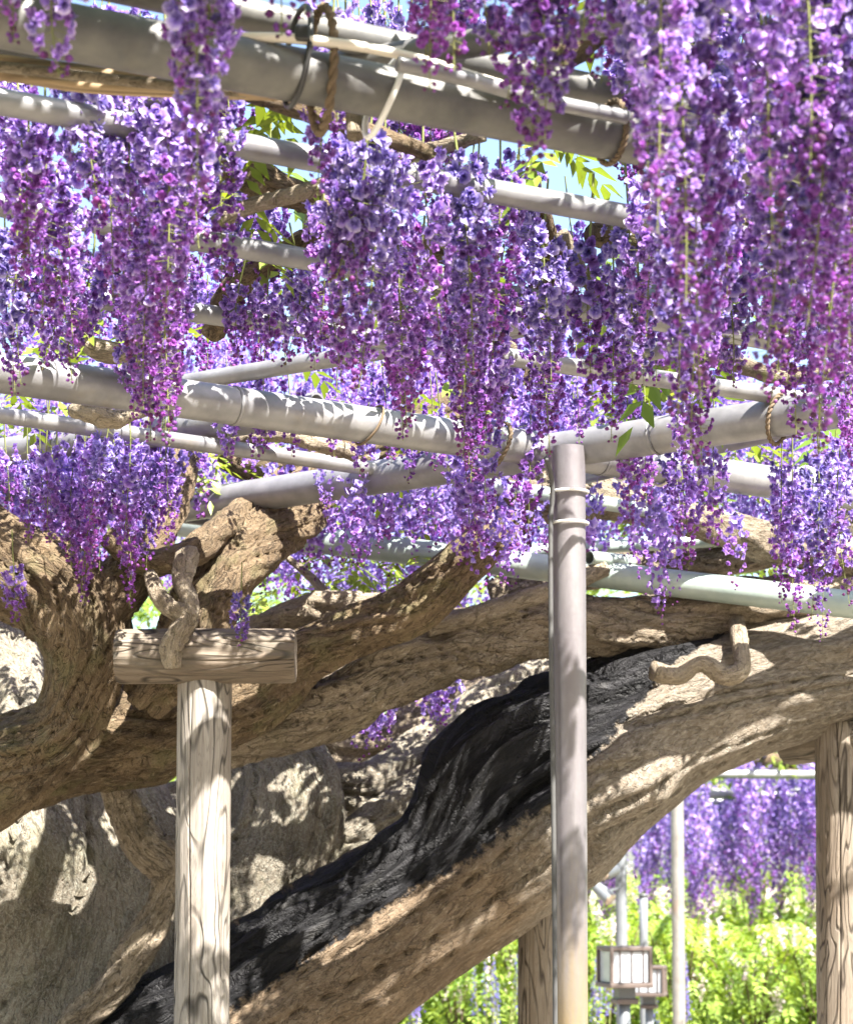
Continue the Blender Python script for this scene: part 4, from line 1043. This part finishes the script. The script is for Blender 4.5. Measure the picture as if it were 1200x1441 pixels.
# purple spikes in front of shrubs
def spike_meshes(seed):
    rng = np.random.default_rng(seed); Vs, Fs, Cs, o = [], [], [], 0; parts = []
    for k in range(7):
        x, y = rng.normal(0, .09, 2); h = rng.uniform(.55, .95)
        V, F, _, _ = sweep(np.array([[x * .4, y * .4, -.03, .006], [x * .8, y * .8, h * .5, .005], [x, y, h, .003]]), 6, 5); parts.append((V, F))
        for m in range(40):
            t = m / 40; p = np.array([x, y, h * (.5 + .5 * t)]) + rng.normal(0, .016 * (1.2 - t), 3) * np.array([1, 1, .3])
            Vb, Fb, Cb = BL[(False, 1)][int(rng.integers(5))]; V = Vb @ frame_from(rng.normal(size=3), 0).T * .014 + p
            Vs.append(V); Fs.append(Fb + o); o += len(V); Cs.append(np.repeat(np.array([[.27, .2, .6]]) * rng.uniform(.8, 1.2), len(V), 0))
    V, F = join(parts)
    c = np.stack([rng.normal(0, .1, 14), rng.normal(0, .1, 14), rng.uniform(.05, .4, 14)], -1); V2, F2, C2 = leaf_mass(c, seed + 1, .7, 5)
    return mkmesh('stems', V, F, STEM), mkmesh('flower_spikes', np.vstack(Vs), [np.vstack(Fs)], PETAL, False, np.vstack(Cs)), mkmesh('leaves', V2, [F2], LEAFS, True, C2)
SPK = [spike_meshes(k) for k in (400, 410)]
for k in range(6):
    px = 500 + k * 90 + rs.uniform(-20, 20); D = rs.uniform(16.9, 17.8); q = P(px, 1300, D); v = SPK[k % 2]
    root = thing('spike_plant', (q.x, D, 0), 'slim plant with violet flower spikes in front of the green shrubs', 'flower', 'violet spike flowers')
    root.rotation_euler = (0, 0, rs.uniform(0, 6)); obj('stems', v[0], root); tag(obj('flowers', v[1], root), kind='stuff'); tag(obj('leaves', v[2], root), kind='stuff')

# lanterns
def lantern(px, py, D, wpx, label, pole_px, tilt):
    c = P(px, py, D); W = wpx * D / FPX; H = W * .82
    root = thing('lantern', (c.x, c.y, 0), label, 'lantern', 'box lanterns before the shrubs')
    lp = lambda V: V + np.array([c.x, c.y, 0])
    Rz = np.array([[math.cos(tilt), -math.sin(tilt), 0], [math.sin(tilt), math.cos(tilt), 0], [0, 0, 1]])
    def add(nm, cx_, cy_, cz_, sx, sy, sz, mt, bev=.004, par=root, tp=None):
        V, F = box(cx_, cy_, cz_, sx, sy, sz, bev=bev); V = V @ Rz.T
        return wpart(nm, mkmesh(nm, lp(V), F, mt, False), par)
    z = c.z; hw = W / 2
    add('panel', 0, 0, z, W * .86, W * .86, H * .86, PAPER)
    add('top_frame', 0, 0, z + H / 2, W, W, W * .09, FRAMEB); add('bottom_frame', 0, 0, z - H / 2, W * 1.02, W * 1.02, W * .10, FRAMEB)
    for sx in (-1, 1):
        for sy in (-1, 1): add('corner_post', sx * hw * .92, sy * hw * .92, z, W * .08, W * .08, H * .93, FRAMEB)
    for k in (-.5, 0, .5):
        add('bar', k * W * .55 + W * .02, -hw * .9, z, W * .03, W * .04, H * .92, FRAMEB); add('bar', hw * .9, k * W * .55, z, W * .04, W * .03, H * .92, FRAMEB)
    add('neck', 0, 0, z - H * .72, W * .40, W * .40, H * .34, DARKM); add('collar', 0, 0, z - H * .95, W * .5, W * .5, H * .14, FRAMEB)
    V, F = cyl((c.x, c.y, -.05), (c.x, c.y, z - H * .9), W * .13, 20, 4); wpart('pole', mkmesh('pole', V, F, LAMPG), root)
    return root
lantern(878, 1360, 14.0, 62, 'wooden framed box lantern with slim bars, in front of the plainer grey one', 0, .25)
lantern(913, 1380, 15.4, 46, 'smaller grey box lantern partly hidden behind the wooden framed lantern', 0, -.2)
# spotlight pole
q = P(874, 1300, 14.9)
sp_ = thing('spotlight_pole', (q.x, 14.9, 0), 'grey pole carrying two spotlights behind the box lanterns', 'lamp post')
V, F = cyl((q.x, 14.9, -.05), (q.x, 14.9, 2.3), .04, 20, 8); wpart('pole', mkmesh('pole', V, F, LAMPG), sp_)
def spot(px, py, D, r, L, dirv, mat):
    c = P(px, py, D); d = Vector(dirv).normalized()
    pts_ = np.array([[*(c - d * L / 2), r * .45], [*(c - d * L * .42), r * .8], [*(c - d * L * .1), r * .9], [*(c + d * L * .3), r], [*(c + d * L / 2), r * 1.02]])
    V, F, _, _ = sweep(pts_, 24, 24); b = wpart('spotlight', mkmesh('spotlight', V, F, mat), sp_)
    V, F = cyl(c + d * L * .5, c + d * (L * .5 + .006), r * .88, 24, 2); wpart('lens', mkmesh('lens', V, F, LENS), b)
    V, F = cyl(c, Vector((q.x, 14.9, c.z + .03)), .012, 10, 2); wpart('bracket', mkmesh('bracket', V, F, DARKM), b)
spot(857, 1226, 14.75, .055, .16, (-.6, -.7, -.2), DARKM)
spot(848, 1256, 14.7, .05, .15, (.6, -.5, -.6), LAMPG)
q2 = P(905, 1300, 16.0)
sp2 = thing('grey_pole', (q2.x, 16.0, 0), 'slim plain grey pole just right of the spotlight pole', 'pole')
V, F = cyl((q2.x, 16.0, -.05), (q2.x, 16.0, P(905, 1262, 16).z), .032, 20, 6); wpart('pole', mkmesh('pole', V, F, LAMPG), sp2)
V, F = cyl((q2.x, 16.0, P(905, 1262, 16).z), (q2.x, 16.0, P(905, 1258, 16).z), .037, 20, 2); wpart('cap', mkmesh('cap', V, F, DARKM), sp2)

# far trees closing the view
def far_tree(px, D, h, seed, label):
    rng = np.random.default_rng(seed); q = P(px, 1245, D)
    root = thing('tree', (q.x, D, 0), label, 'tree', 'far green trees')
    V, F, bk, _ = sweep(np.array([[q.x, D, -.1, .3], [q.x + .1, D, h * .3, .22], [q.x - .1, D, h * .6, .14], [q.x, D, h * .9, .05]]), 40, 16, bark_disp(seed)); wpart('trunk', mkmesh('trunk', V, F, BROWN, True, None, bk), root)
    n = 1500; d = rng.normal(size=(n, 3)); d /= np.linalg.norm(d, axis=1)[:, None]; rad = rng.uniform(.5, 1, n) ** .5
    c = d * rad[:, None] * (1 + .3 * fbm(d * 2.2, 2, seed))[:, None] * np.array([h * .42, h * .42, h * .36]) + np.array([q.x, D, h * .6])
    V, F, Cc = leaf_mass(c, seed + 2, 3.2, 7, .3); wpart('crown', mkmesh('crown', V, [F], LEAFS, True, Cc * .6), root, kind='stuff')
for k, (px, D, h) in enumerate([(-160, 44, 9), (180, 50, 11), (470, 46, 8), (760, 52, 10), (1050, 47, 8), (1350, 50, 11)]):
    far_tree(px, D, h, 600 + k * 7, 'broad green tree far behind the wisteria curtains')
print('racemes', len(vis), len(off), 'singles', single_n)
